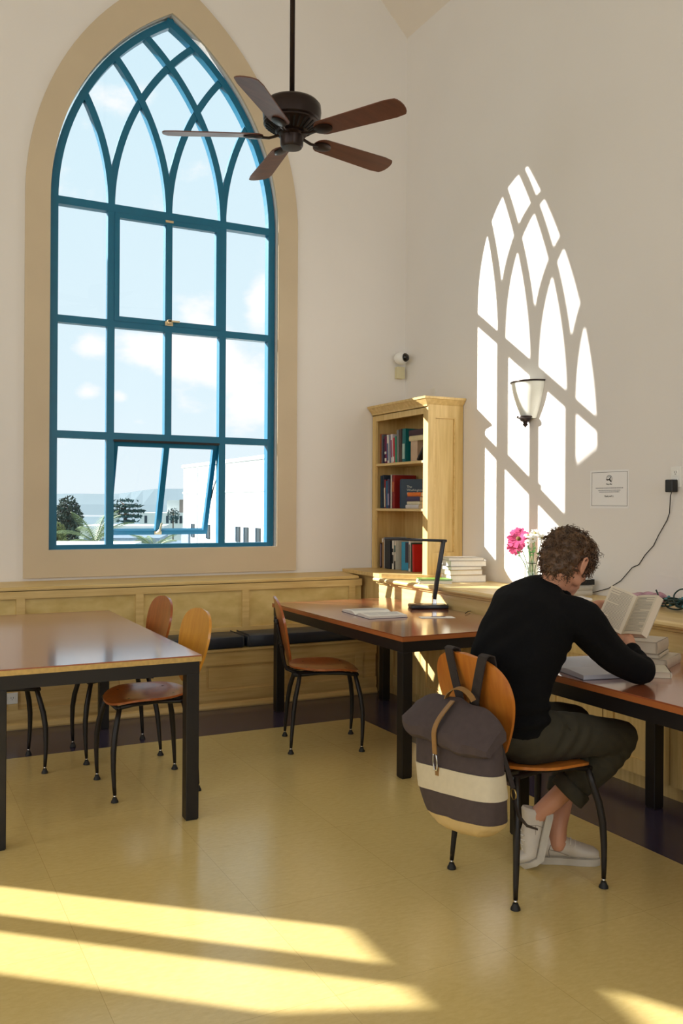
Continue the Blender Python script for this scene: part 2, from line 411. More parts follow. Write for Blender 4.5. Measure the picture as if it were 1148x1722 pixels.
def window(cx, name, lower_open=True):
    root = empty(name, (0, 0, 0), kind='structure')
    a = FA; mb = MB()
    ys = (FY0, FY1)
    # outer frame
    fr = .026
    strip(mb, [(cx - a + fr, SILL + .01), (cx - a + fr, T1)], 2 * fr, FY0 - .001, FY1 + .001); strip(mb, [(cx + a - fr, SILL + .01), (cx + a - fr, T1)], 2 * fr, FY0 - .001, FY1 + .001)
    strip(mb, [(cx - a + .002, SILL + .014), (cx + a - .002, SILL + .014)], .034, *ys)
    R = 2 * a
    def x_left(z, r=R): return cx + a - math.sqrt(max(r * r - z * z, 0))
    for sgn in (-1, 1):
        pts = []
        for k in range(25):
            t = math.radians(60.6) * k / 24; pts.append((cx - sgn * (a - (R - fr) * math.cos(t)), T1 + (R - fr) * math.sin(t)))
        strip(mb, pts, 2 * fr - .001, FY0 - .0005 * sgn, FY1 + .0005 * sgn)
    for tz in (T1, T2, T3): strip(mb, [(cx - a + .003, tz), (cx + a - .003, tz)], .056 if tz == T1 else BW, FY0 + .0007, FY1 - .0007)
    ms = (cx - a * .5, cx, cx + a * .5)
    for x in ms:
        for z0, z1 in ((T2, T1), (T3, T2)): strip(mb, [(x, z0), (x, z1)], BW, FY0 + .002, FY1 - .002)
    for x in (ms[0], ms[2]): strip(mb, [(x, SILL), (x, T3)], BW, FY0 + .002, FY1 - .002)
    # interlacing tracery: each arc is the main arc moved along by a mullion spacing
    for x in ms:
        for sgn in (-1, 1):
            pts = []
            for k in range(60):
                t = math.radians(80) * k / 59
                px = x + sgn * (R - R * math.cos(t)); pz = R * math.sin(t)
                inside = math.hypot(px - (cx - a), pz) < R + .002 and math.hypot(px - (cx + a), pz) < R + .002
                if not inside: break
                pts.append((px, T1 + pz))
            if len(pts) > 2: strip(mb, pts, BW * .95, FY0 + .003 * (2 + sgn), FY1 - .003 * (2 + sgn))
    mb.build('window_frame', M_blue, root)
    # glazing, one sheet behind the bars with the middle bottom pair left to the open sash
    g = arch(cx, a - .01, T3, T1, 16)
    MB().prism([(x, FY0 + .04, z) for x, z in g], (0, .004, 0)).build('pane', M_glass, root)
    for x0, x1 in ((cx - a, ms[0]), (ms[2], cx + a)):
        MB().box(x0 + .02, x1 - .02, FY0 + .04, FY0 + .044, SILL + .02, T3).build('pane', M_glass, root)
    # upper sash (shut), face flush inside the frame
    def sash(x0, x1, z0, z1, w, M, nm):
        b = MB(); y0, y1 = -.012, .034
        b.box(x0, x0 + w, y0, y1, z0, z1, M=M).box(x1 - w, x1, y0, y1, z0, z1, M=M).box(x0 + w, x1 - w, y0, y1, z0, z0 + w, M=M).box(x0 + w, x1 - w, y0, y1, z1 - w, z1, M=M).box(cx - .021, cx + .021, y0 + .001, y1 - .001, z0 + w, z1 - w, M=M)
        return b.build(nm, M_blue, root)
    x0, x1 = ms[0] + .022, ms[2] - .022
    sash(x0, x1, T2 + .02, T1 - .03, .036, Matrix.Translation((0, FY0 + .008, 0)), 'sash')
    hz = T3 - .035
    ang = math.radians(20)
    Mo = Matrix.Translation((0, FY0 + .03, hz)) @ Matrix.Rotation(ang, 4, 'X') @ Matrix.Translation((0, 0, -hz))
    if not lower_open: Mo = Matrix.Translation((0, FY0 + .008, 0))
    s2 = sash(x0 + .006, x1 - .006, SILL + .05, hz, .034, Mo, 'sash')
    MB().box(x0 + .03, x1 - .03, .01, .014, SILL + .07, hz - .02, M=Mo).build('pane', M_glass, s2)
    MB().box(x0, x1, FY0 - .004, FY0 + .05, hz - .004, hz + .012).build('hinge_rail', M_black, root)
    Mlat = mat('latch_metal', (214, 196, 160), .35, .7)
    b = MB()
    b.box(cx - .03, cx + .03, -.02, -.012, T2 + .02, T2 + .05).box(cx - .02, cx + .075, -.045, -.03, T2 + .045, T2 + .057, M=None).box(cx - .012, cx + .012, -.045, -.012, T2 + .03, T2 + .06)
    for v in b.bm.verts: v.co.y += FY0 + .008
    b.build('latch', Mlat, root)
    b = MB().box(cx - .028, cx + .028, -.02, -.012, SILL + .055, SILL + .08, M=Mo).tube([Mo @ V(cx - .015, -.03, SILL + .07), Mo @ V(cx + .005, -.045, SILL + .10), Mo @ V(cx + .012, -.05, SILL + .16)], .008, 6)
    b.build('latch', Mlat, root)
    MB().box(cx - .03, cx + .03, FY0 - .012, FY0, T1 - .05, T1 - .034).build('catch_plate', Mlat, root)
    # stay arm of the open sash
    if lower_open:
        MB().tube([(x1 + .004, FY0 + .03, T3 - .26), (x1 - .004, FY0 + .12, T3 - .36), (x1 - .008, FY0 + .20, T3 - .50)], .005, 6).build('stay_arm', M_black, root)
    return root
window(CX1, 'window_1')
casing(CX1).build('trim_1', M_casing, kind='structure')
w2 = empty('window_2', (0, 0, 0), kind='structure')
mb = MB()
for x in (-3.06, -3.52, -4.11): mb.box(x - .05 if x > -3.9 and x < -3.1 else x - .03, x + .05 if x > -3.9 and x < -3.1 else x + .03, FY0, FY1, SILL, 2.68 if x > -3.1 or x < -4.5 else (2.95 if x > -3.9 else 3.05))
mb.box(-4.13, -3.04, FY0 + .001, FY1 - .001, SILL, SILL + .04)
mb.build('window_frame', M_blue, w2)
# unseen sun blocker added outside to the left, shaped to cut the sun patch
MB().prism([(-3.2, 8.9, -8), (-1.865, 8.9, -8), (-1.865, 8.9, 5.17), (-3.2, 8.9, 6.59)], (0, .5, 0)).build('sun_blocker_outside', mat('sun_blocker_stucco', (214, 204, 188), .9), kind='structure')

# ------------------------------------------------------------------ bench along the back wall
bench = empty('window_bench', (0, 0, 0), label='built-in maple bench with raised panels and tall sloping back under the window', cat='bench')
bx0, bx1 = -5.9, 3.36
mb = MB().box(bx0, bx1, 5.97, 6.49, .1, .40).box(bx0, bx1, 5.955, 5.97, .30, .395).box(bx0, bx1, 5.955, 5.97, .06, .125)
mb.box(bx0, bx1, 5.94, 6.3, .395, .418, .006)
x = bx1 - .12
seams = []
while x > bx0 + .2:
    mb.box(x - .06, x, 5.957, 5.97, .125, .30); seams.append(x); x -= .62
mb.box(bx0, bx1, 5.965, 6.4, 0, .12)
mb.build('bench_base', M_mapleX, bench)
mb = MB()
for xa, xb in zip(seams, seams[1:]):
    x0, x1 = xb + .02, xa - .08
    mb.prism([(x0, 5.97, .145), (x1, 5.97, .145), (x1, 5.97, .28), (x0, 5.97, .28)], (0, -.006, 0))
mb.build('raised_panel', M_mapleX, bench)
MB().prism([(bx0, 5.972, 0), (bx0, 5.94, 0), (bx0, 5.937, .01), (bx0, 5.945, .03), (bx0, 5.958, .04), (bx0, 5.972, .04)], (bx1 - bx0, 0, 0)).build('shoe_molding', M_mapleX, bench)
# panelled back above the seat, and its deep cap
BKY = 6.215
def bar_on_back(mb, x0, x1, z0, z1, off): mb.box(x0, x1, BKY - off, BKY, z0, z1)
MB().box(bx0, bx1, BKY - .002, 6.49, .425, .855).build('back_panel', M_panel, bench)
mb = MB(); bar_on_back(mb, bx0, bx1, .80, .855, .02); bar_on_back(mb, bx0, bx1, .425, .53, .02)
for xs in (3.30, 2.41, 1.62, .83, .04, -.75, -1.54, -2.33, -3.12, -3.91, -4.7, -5.49): bar_on_back(mb, xs - .055, xs, .53, .80, .02)
mb.build('back_frame', M_mapleX, bench)
MB().prism([(bx0, 6.495, .845), (bx0, 6.20, .845), (bx0, 6.195, .85), (bx0, 6.195, .868), (bx0, 6.203, .877), (bx0, 6.495, .892)], (3.33 - bx0, 0, 0)).build('cap_rail', M_mapleX, bench)
# cushions
def cushion(x0, x1, lbl):
    mb = MB().box(x0, x1, 5.925, 6.19, .4185, .505, .022)
    o = mb.build('bench_cushion', M_cush, None, 'auto', label=lbl, cat='cushion', group='navy cushions on the window bench')
    for xx in (x0 + .02, x1 - .02): MB().tube([(xx, 5.922, .435), (xx, 5.922, .492), (xx, 5.94, .507), (xx, 6.185, .507)], .004, 6).build('piping', M_cush, o)
cushion(2.29, 3.34, 'dark navy vinyl bench cushion nearest the corner, behind the table with the lamp')
cushion(.35, 2.28, 'long dark navy vinyl bench cushion in the middle below the tall window')
cushion(-2.6, .34, 'dark navy vinyl bench cushion at the far left end, behind the left table')
def outlet(name, loc, normal, wide, lbl, w=.115, h=.07, dark=False):
    """duplex outlet; normal axis; wide: lying"""
    n = Vector(normal); s_ = n.cross(V(0, 0, 1)).normalized(); s_ = -s_
    M = axes(loc, s_, V(0, 0, 1), n)
    root = empty(name, (0, 0, 0), label=lbl, cat='outlet')
    if not wide: w, h = h, w
    MB().box(-w / 2, w / 2, -h / 2, h / 2, 0, .006, .002, M=M).build('cover_plate', M_white, root)
    for sg in (-1, 1):
        cx_, cz_ = (sg * w * .2, 0) if wide else (0, sg * h * .2)
        f = MB(); f.box(cx_ - .016, cx_ + .016, cz_ - .014, cz_ + .014, .006, .0075, .003, M=M); ff = f.build('receptacle', M_white, root)
        f = MB()
        for dx in (-.0065, .0065): f.box(cx_ + dx - .0012, cx_ + dx + .0012, cz_ + .000, cz_ + .009, .0075, .008, M=M)
        f.box(cx_ - .002, cx_ + .002, cz_ - .009, cz_ - .005, .0075, .008, M=M)
        f.build('slot', M_rubber, ff)
    return root
outlet('wall_outlet', (.70, 5.956, .20), (0, -1, 0), True, 'white outlet lying sideways in the bench front at the far left')
outlet('wall_outlet', (XW, 3.58, 1.60), (-1, 0, 0), False, 'white wall outlet at the right edge with a black charger plugged in')
outlet('wall_outlet', (XW, 4.93, .985), (-1, 0, 0), False, 'white wall outlet in the sunlight behind the glass vase')

# ------------------------------------------------------------------ cabinets and counter along the right wall
cab = empty('base_cabinet', (0, 0, 0), label='long maple base cabinet run with flat panel doors under the right-hand counter', cat='cabinet')
CXF = 3.37
mb = MB().box(CXF + .02, 3.925, -1.0, 5.96, .085, .845).box(CXF + .075, 3.925, -1.0, 5.96, 0, .085)
mb.build('carcass', M_maple, cab)
MB().box(CXF, CXF + .02, -1.0, 5.945, .71, .845).build('frieze', M_mapleY, cab)
y = 5.80; k = 0
MB().box(CXF + .004, CXF + .02, 5.80, 5.945, .085, .71).build('corner_stile', M_maple, cab)
while y > -.9:
    w = .45
    y0, y1 = y - w + .004, y - .004
    d = MB().box(CXF, CXF + .02, y0, y0 + .07, .09, .705).box(CXF, CXF + .02, y1 - .07, y1, .09, .705).box(CXF, CXF + .02, y0 + .07, y1 - .07, .09, .165).box(CXF, CXF + .02, y0 + .07, y1 - .07, .63, .705)
    dd = d.build('door', M_maple, cab)
    MB().box(CXF + .012, CXF + .0195, y0 + .07, y1 - .07, .165, .63).build('door_panel', M_maple, dd)
    y -= w; k += 1
def nosing(y0, y1, x, z1, mat_, nm, parent=None, **kw): pass
ct = empty('counter_top', (0, 0, 0), label='long pale maple counter top with moulded edge along the right wall', cat='counter')
prof = [(3.928, .852), (3.335, .852), (3.322, .858), (3.318, .868), (3.324, .88), (3.34, .886), (3.928, .886)]
MB().prism([(x, -1.0, z) for x, z in prof], (0, 6.95, 0)).build('slab', M_mapleY, ct)
prof = [(3.40, .852), (3.345, .852), (3.35, .838), (3.368, .832), (3.37, .82), (3.385, .812), (3.39, .80), (3.40, .80)]
MB().prism([(x, -1.0, z) for x, z in prof], (0, 6.95, 0)).build('edge_molding', M_mapleY, ct)

# ------------------------------------------------------------------ corner bookcase
bc = empty('corner_bookcase', (0, 0, 0), label='tall open maple bookcase in the corner with crown moulding', cat='bookcase')
bz0, bz1 = .915, 2.19
X0, X1, Y0, Y1 = 3.61, 3.925, 5.65, 6.49
MB().prism([(3.335, 6.49, .887), (3.335, 5.88, .887), (3.345, 5.86, .887), (3.60, 5.61, .887), (3.925, 5.61, .887), (3.925, 6.49, .887)], (0, 0, .028)).build('base_slab', M_mapleX, bc)
MB().prism([(3.40, 6.49, .0), (3.40, 5.965, .0), (3.925, 5.965, .0), (3.925, 6.49, .0)], (0, 0, .885)).build('plinth', M_maple, bc)
s = MB(); s.box(X0 + .02, X1, Y0 + .004, Y0 + .024, bz0, bz1)
s.build('side_panel', M_maple, bc)
s = MB(); yy0, yy1 = Y0 - .012, Y0 + .004
s.box(X0 + .0, X0 + .06, yy0, yy1, bz0, bz1).box(X1 - .07, X1, yy0, yy1, bz0, bz1).box(X0 + .06, X1 - .07, yy0, yy1, bz1 - .09, bz1).box(X0 + .06, X1 - .07, yy0, yy1, bz0, bz0 + .16)
s.build('side_frame', M_maple, bc)
s = MB().box(X0 + .06, X0 + .068, yy0 + .003, yy1, bz0 + .16, bz1 - .09).box(X1 - .078, X1 - .07, yy0 + .003, yy1, bz0 + .16, bz1 - .09).box(X0 + .068, X1 - .078, yy0 + .003, yy1, bz1 - .098, bz1 - .09).box(X0 + .068, X1 - .078, yy0 + .003, yy1, bz0 + .16, bz0 + .168)
s.build('panel_bead', M_mapleX, bc)
MB().box(X0 + .02, X1, Y1 - .02, Y1, bz0, bz1).build('side_panel', M_maple, bc)
MB().box(X1 - .012, X1, Y0 + .024, Y1 - .02, bz0, bz1).build('back_board', M_maple, bc)
MB().box(X0, X0 + .02, Y0 + .004, Y0 + .055, bz0, bz1).box(X0, X0 + .02, Y1 - .055, Y1, bz0, bz1).box(X0, X0 + .02, Y0 + .055, Y1 - .055, 2.125, bz1).build('face_frame', M_maple, bc)
MB().box(X0, X1, Y0, Y1, bz1 - .02, bz1).build('top_board', M_mapleY, bc)
SH1, SH2 = 1.775, 1.408
for z in (SH1, SH2): MB().box(X0 + .004, X1 - .012, Y0 + .024, Y1 - .02, z - .02, z, .002).build('shelf', M_mapleY, bc)
# crown: profile swept round the front and the near side
cp = [(0, 2.175), (.008, 2.178), (.010, 2.19), (.022, 2.205), (.042, 2.228), (.05, 2.232), (.052, 2.248), (0, 2.248)]
rings = []
for (cx_, cy_, dx, dy) in ((X1, Y0, 0, -1), (X0, Y0, -1, -1), (X0, Y1, -1, 0)):
    rings.append([(cx_ + dx * o, cy_ + dy * o, z) for o, z in cp])
MB().loft(rings).build('crown_molding', M_maple, bc)
MB().box(X0, X1, Y0, Y1, 2.19, 2.247).build('crown_top', M_maple, bc)
# ================================================================== tables
def table(x0, x1, y0, y1, label, edge, rz=0, ztop=.748):
    cx, cy = (x0 + x1) / 2, (y0 + y1) / 2; w, l = x1 - x0, y1 - y0
    root = empty('library_table', (cx, cy, 0), rz, label, 'table', 'black steel framed reading tables')
    MB().box(-w / 2, w / 2, -l / 2, l / 2, ztop - .006, ztop).build('tabletop', M_cherry, root)
    MB().box(-w / 2, w / 2, -l / 2, l / 2, ztop - .028, ztop - .0062).build('edge_band', edge, root)
    a, b_, t = w / 2 - .008, l / 2 - .008, .06
    z1 = ztop - .0284; z0 = z1 - .058
    mb = MB().box(-a, a, -b_, -b_ + .03, z0, z1).box(-a, a, b_ - .03, b_, z0, z1).box(-a, -a + .03, -b_ + .03, b_ - .03, z0, z1).box(a - .03, a, -b_ + .03, b_ - .03, z0, z1)
    mb.build('apron_frame', M_black, root)
    for sx in (-1, 1):
        for sy in (-1, 1):
            xa, ya = sx * a, sy * b_
            MB().box(min(xa, xa - sx * t), max(xa, xa - sx * t), min(ya, ya - sy * t), max(ya, ya - sy * t), .004, z0, .003).box(min(xa, xa - sx * t) + .004, max(xa, xa - sx * t) - .004, min(ya, ya - sy * t) + .004, max(ya, ya - sy * t) - .004, 0, .004).build('leg', M_black, root)
    return root
table(.385, 1.285, 3.89, 5.78, 'empty cherry table with pale plywood edge and black steel legs at the left', M_ply)
table(2.405, 3.325, 3.99, 5.745, 'cherry table with the desk lamp and open book on it, beside the corner bookcase', M_edgeR)
table(2.43, 3.31, 1.28, 3.14, 'cherry table at the right where the reader rests his elbow', M_edgeR)

# ================================================================== chairs (front is +x)
def make_chair(ms, mb_, label):
    r = empty('cafe_chair', (0, 0, 0), 0, label, 'chair', 'bent plywood chairs on black steel legs')
    # seat plate
    def outline(t):
        # t 0..1 round; superellipse, squarer at the front
        a = 2 * PI * t; c_, s_ = math.cos(a), math.sin(a)
        n = 2.7; k = (abs(c_) ** n + abs(s_) ** n) ** (-1 / n)
        x = c_ * k * .205 + .005; y = s_ * k * (.212 if c_ > 0 else .212 - .035 * abs(c_) ** 1.5)
        return x, y
    def sz(x, y):
        return .466 + .016 * (y / .2) ** 2 * (1 - .4 * (x / .2)) - .010 * max(0, x / .2) ** 3 * 2 + .010 * max(0, -x / .2) ** 2 - .006 * math.exp(-((x + .05) / .1) ** 2)
    m = MB(); NR, NT = 8, 40
    for side, dz in ((1, .007), (-1, -.007)): pass
    top = []; bot = []
    for i in range(1, NR + 1):
        f = i / NR; rt = []; rb = []
        for k in range(NT):
            x, y = outline(k / NT); x *= f; y *= f
            e_ = .004 if i == NR else 0
            rt.append(m.bm.verts.new((x, y, sz(x, y) + .009 - e_))); rb.append(m.bm.verts.new((x, y, sz(x, y) - .009 + e_)))
        top.append(rt); bot.append(rb)
    ct_ = m.bm.verts.new((0, 0, sz(0, 0) + .009)); cb_ = m.bm.verts.new((0, 0, sz(0, 0) - .009))
    for k in range(NT):
        k2 = (k + 1) % NT
        m.bm.faces.new((ct_, top[0][k], top[0][k2])); m.bm.faces.new((cb_, bot[0][k2], bot[0][k]))
        for i in range(NR - 1):
            m.bm.faces.new((top[i][k], top[i + 1][k], top[i + 1][k2], top[i][k2])); m.bm.faces.new((bot[i][k], bot[i][k2], bot[i + 1][k2], bot[i + 1][k]))
        m.bm.faces.new((top[-1][k], bot[-1][k], bot[-1][k2], top[-1][k2]))
    seat = m.build('seat', ms, r, 'auto')
    for x, y in ((.12, .12), (.12, -.12), (-.11, .10), (-.11, -.10)): MB().lathe([(0, .0102), (.007, .0095), (.008, .0085), (0, .008)], (x, y, sz(x, y)), 10).build('screw_cap', M_bronze, seat)
    # backrest: shield, wide rounded top narrowing to the bottom, curved round the sitter
    def half(v):  # v 0 bottom .. 1 top
        z = v
        base = .115 + .120 * math.sin(min(z / .70, 1) * PI / 2)
        if z > .62: q = (z - .62) / .38; base = .2345 * max(1 - q ** 3.0, 0) ** (1 / 2.6) - .012 * q
        if z < .10: q = 1 - z / .10; base *= math.sqrt(max(1 - q * q * .75, 0))
        return max(base, .004)
    zb, zt = .505, .885
    def bp(u, v):
        v2 = v
        w = half(v2); y = (u * 2 - 1) * w
        z = zb + (zt - zb) * v2
        x = -.205 - .085 * v2 ** 1.2 + .34 * y * y - .012 * math.sin(v2 * PI)
        return (x, y, z)
    m = MB(); m.plate(lambda u, v: bp(u, 1 - (1 - v) ** 1.35 if v > 0 else 0), 18, 26, .013)
    back = m.build('backrest', mb_, r, 'auto')
    # frame under the seat, back stays, legs
    m = MB()
    for sy in (-1, 1):
        m.tube([(.185, sy * .150, .438), (.10, sy * .13, .445), (-.02, sy * .10, .443), (-.13, sy * .115, .438), (-.185, sy * .125, .438)], .011, 8)
    m.tube([(.185, -.15, .438), (.185, .15, .438)], .011, 8); m.tube([(-.165, -.125, .438), (-.165, .125, .438)], .011, 8)
    m.build('seat_frame', M_black, r, True)
    m = MB()
    for sy in (-1, 1):
        m.tube([(-.06, sy * .055, .445), (-.14, sy * .055, .441), (-.19, sy * .055, .448), (-.222, sy * .055, .462), (-.236, sy * .055, .51), (-.25, sy * .055, .60), (-.272, sy * .055, .70), (-.283, sy * .055, .755)], .0085, 8)
        m.ball((-.252, sy * .055, .60), .014, 1); m.ball((-.28, sy * .055, .735), .014, 1)
    m.build('back_stay', M_black, r, True)
    for sx in (-1, 1):
        for sy in (-1, 1):
            if sx > 0: pts = [(.172, sy * .145, .443), (.186, sy * .158, .385), (.202, sy * .176, .315), (.211, sy * .188, .24), (.212, sy * .194, .16), (.209, sy * .198, .08), (.206, sy * .200, .035)]
            else: pts = [(-.150, sy * .130, .443), (-.162, sy * .146, .385), (-.180, sy * .170, .315), (-.191, sy * .184, .24), (-.198, sy * .192, .16), (-.204, sy * .197, .08), (-.207, sy * .200, .035)]
            lg = MB().tube(pts, [.012, .0135, .0145, .014, .012, .010, .0085], 10).build('leg', M_black, r, True)
            px, py = pts[-1][0], pts[-1][1]
            MB().lathe([(0, .036), (.0065, .036), (.0065, .022), (0, .022)], (px, py, 0), 12).build('ferrule', M_chrome, lg, True)
            MB().lathe([(0, .024), (.010, .024), (.012, .016), (.017, .008), (.018, .001), (0, 0)], (px, py, 0), 16).build('glide', M_rubber, lg, 'auto')
    return r
c1 = make_chair(M_chairR, M_chairY, 'chair with yellow-orange back under the right side of the left table, nearer one')
def place(o, x, y, deg, label=None, parts=None):
    if label: o['label'] = label
    o.location = (x, y, 0); o.rotation_euler = (0, 0, math.radians(deg))
    if parts:
        for ch in o.children:
            k = ch.name.split('.')[0]
            if k in parts:
                ch.data = ch.data.copy(); ch.data.materials[0] = parts[k]
    return o
place(c1, 1.195, 4.495, 180)
c4 = place(copy_tree(c1), 1.20, 5.19, 180, 'chair with red-brown back behind the yellow-backed one, facing the left table', {'backrest': M_chairR})
c2 = place(copy_tree(c1), 2.345, 4.815, -18.5, 'single brown chair standing at the left side of the table with the desk lamp', {'backrest': M_chairR})
c5 = place(copy_tree(c1), .545, 5.11, 4, 'chair at the far left edge of the photo, mostly hidden by the left table', {'backrest': M_chairR})
c3 = place(copy_tree(c1), 2.205, 2.73, 0, 'orange plywood chair the reader sits on, with a backpack hung from its back', {'backrest': M_chairO, 'seat': M_chairO})

# ================================================================== ceiling fan
FZ = 3.40
fan = empty('ceiling_fan', (1.90, 4.31, 0), math.radians(11.5), 'dark bronze ceiling fan with five brown wooden blades', 'ceiling fan')
zr = RIDGE - max(0, 1.90 - (XW - (RIDGE - EAVE)))
MB().tube([(0, 0, FZ + .15), (0, 0, 7.38)], .0135, 12).build('downrod', M_bronze, fan, True)
MB().lathe([(0, 7.40), (.07, 7.40), (.07, 7.37), (.03, 7.30), (0, 7.30)], (0, 0, 0), 24).build('canopy', M_bronze, fan, True)
MB().lathe([(0, .185), (.02, .185), (.03, .165), (.10, .160), (.137, .150), (.152, .133), (.155, .10), (.150, .055), (.143, .048), (.150, .042), (.150, .035), (.078, -.012), (0, -.012)], (0, 0, FZ), 40).build('motor_housing', M_bronze, fan, 'auto')
m = MB()
for k in range(30):
    a = 2 * PI * k / 30; R_ = Matrix.Translation((0, 0, FZ)) @ Matrix.Rotation(a, 4, 'Z')
    m.box(-.030, .030, -.0045, .0045, -.0025, .0025, 0, R_ @ Matrix.Translation((.114, 0, .0112)) @ Matrix.Rotation(math.radians(-33), 4, 'Y'))
m.build('vent_slot', mat('vent_black', (8, 7, 7), .8), fan)
MB().lathe([(0, -.008), (.075, -.008), (.078, -.02), (.062, -.028), (.060, -.075), (.052, -.088), (0, -.092)], (0, 0, FZ), 32).build('switch_housing', M_bronze, fan, 'auto')
def blade(i):
    a = 2 * PI * i / 5; pitch = Matrix.Rotation(math.radians(-13), 4, 'X')
    Rm = Matrix.Rotation(a, 4, 'Z') @ Matrix.Translation((0, 0, FZ - .025)) @ pitch
    pts = []
    for k in range(13):
        t = PI / 2 + PI * k / 12; pts.append((.205 + .055 * math.cos(t), .055 * math.sin(t)))
    pts += [(.60, -.068)]
    for k in range(1, 8):
        t = -PI / 2 + PI * k / 8; pts.append((.642 + .035 * math.cos(t), .066 * math.sin(t)))
    pts += [(.60, .068)]
    bl = MB().prism([(x, y, -.003) for x, y in pts], (0, 0, .006), M=Rm).build('blade', M_blade, fan)
    m = MB(); m.tube([Matrix.Rotation(a, 4, 'Z') @ V(.06, 0, FZ - .02), Rm @ V(.12, .0, -.012), Rm @ V(.17, 0, -.010)], .011, 8, flat=(1, .6))
    m.lathe([(0, .0), (.040, .0), (.040, -.006), (.028, -.012), (0, -.013)], (0, 0, 0), 24, M=Rm @ Matrix.Translation((.20, 0, -.004)) @ Matrix.Diagonal((1.35, .9, 1, 1)))
    m.build('blade_iron', M_bronze, bl, 'auto')
for i in range(5): blade(i)

# ================================================================== wall things
sconce = empty('wall_sconce', (XW, 4.845, 0), 0, 'frosted glass half-bowl sconce with bronze rim on the right wall', 'wall lamp')
M_frost = mat('frosted_glass', (244, 246, 236), .35, spec=.5, var=.05, scale=6)
rings = []
for k in range(11):
    t = k / 10; z = 2.275 - .245 * t; R_ = .145 * (1 - .56 * t ** 1.5)
    rings.append([(-.82 * R_ * math.sin(PI * j / 18) - .002, R_ * math.cos(PI * j / 18), z) for j in range(19)])
MB().loft(rings, close=True).build('glass_bowl', M_frost, sconce, 'auto')
MB().tube([(-.82 * .149 * math.sin(PI * j / 18) - .002, .149 * math.cos(PI * j / 18), 2.279) for j in range(19)], .006, 8).build('rim', M_bronze, sconce, True)
MB().lathe([(0, 2.045), (.058, 2.045), (.060, 2.034), (.040, 2.026), (.030, 2.012), (.016, 2.006), (.014, 1.994), (.020, 1.988), (.008, 1.978), (0, 1.965)], (-.045, 0, 0), 20).build('finial', M_bronze, sconce, 'auto')
MB().box(-.006, 0, -.05, .05, 2.05, 2.25).build('mounting_plate', M_bronze, sconce)

# security camera in the corner
camr = empty('security_camera', (3.845, 6.44, 2.60), 0, 'white dome security camera with black lens high in the corner', 'camera')
MB().ball((0, -.01, .065), (.062, .055, .052), 3).build('housing', M_white, camr, True)
MB().lathe([(0, 0), (.036, 0), (.036, .012), (.024, .030), (0, .036)], (0, 0, 0), 24, M=axes((.012, -.055, .068), V(.9, .4, 0).normalized(), V(0, 0, 1), V(.25, -.95, -.1).normalized())).build('lens_dome', mat('black_dome', (12, 12, 14), .08), camr, 'auto')
MB().box(-.012, .012, .03, .06, .05, .08).build('bracket', M_white, camr)
MB().box(3.825, 3.90, 6.455, 6.5, 2.50, 2.60, .004).build('junction_box', mat('almond_plastic', (214, 206, 168), .5), None, label='small almond junction box on the wall under the security camera', cat='junction box')
MB().box(XW - .006, XW, 6.03, 6.10, 2.26, 2.38, .002).build('blank_wall_plate', mat('plate_paint', (226, 222, 214), .5), None, label='white blank wall plate above the bookcase, right one', cat='wall plate', group='blank wall plates above the bookcase')
MB().box(XW - .006, XW, 6.33, 6.40, 2.25, 2.34, .002).build('blank_wall_plate', MATS['plate_paint'], None, label='white blank wall plate above the bookcase, nearest the corner', cat='wall plate', group='blank wall plates above the bookcase')
MB().tube([(3.70, 6.08, 2.256), (3.72, 6.05, 2.275), (3.75, 6.0, 2.273), (3.76, 5.98, 2.285)], .008, 6).build('small_hook', M_black, None, True, label='small dark hook lying on top of the bookcase', cat='hook')

# framed notice
sign = empty('wall_notice', (XW, 4.095, 1.54), 0, 'white paper notice with thin black border and round emblem taped to the wall', 'sign')
Ms = axes((-.0015, 0, 0), (0, -1, 0), (0, 0, 1), (-1, 0, 0))
MB().box(-.165, .160, -.118, .116, -.001, .0, M=Ms).build('sheet', mat('sheet_paper', (238, 238, 238), .6), sign)
M_ink = mat('ink', (40, 40, 42), .6); M_ink2 = mat('grey_ink', (120, 120, 124), .6)
m = MB()
w, h_ = .150, .104; t = .0018
for a in ((-w, w, h_ - t, h_), (-w, w, -h_, -h_ + t), (-w, -w + t, -h_, h_), (w - t, w, -h_, h_)): m.box(*a, .0004, .0009, M=Ms)
m.build('border_line', M_ink, sign)
m = MB()
def arcpts(cx, cy, r, a0, a1, n=16): return [Ms @ V(cx + r * math.cos(a0 + (a1 - a0) * k / n), cy + r * math.sin(a0 + (a1 - a0) * k / n), .001) for k in range(n + 1)]
m.tube(arcpts(.001, .062, .022, -.9, 3.6), .0012, 5)
m.prism([(-.026, .060, .0006), (-.002, .060, .0006), (.014, .078, .0006), (.008, .060, .0006), (.022, .042, .0006), (.010, .044, .0006), (.000, .054, .0006), (-.014, .052, .0006), (-.024, .055, .0006)], (0, 0, .0006), M=Ms)
m.tube(arcpts(.001, .062, .013, .5, 2.4), .0010, 5)
m.build('emblem', M_ink, sign)
text_mesh('heading', 'Mary Mac', .0125, Ms @ Matrix.Translation((0, .026, .0008)), M_ink, sign)
text_mesh('closing_line', 'Thank you!! :)', .0135, Ms @ Matrix.Translation((-.003, -.048, .0008)), M_ink, sign)
m = MB(); random.seed(3)
for yy, wd in ((.004, .115), (-.010, .092), (-.020, .084)):
    x = -wd
    while x < wd:
        l = random.uniform(.006, .016); m.box(x, min(x + l, wd), yy, yy + .0042, .0005, .0009, M=Ms); x += l + .003
m.build('text_line', M_ink2, sign)

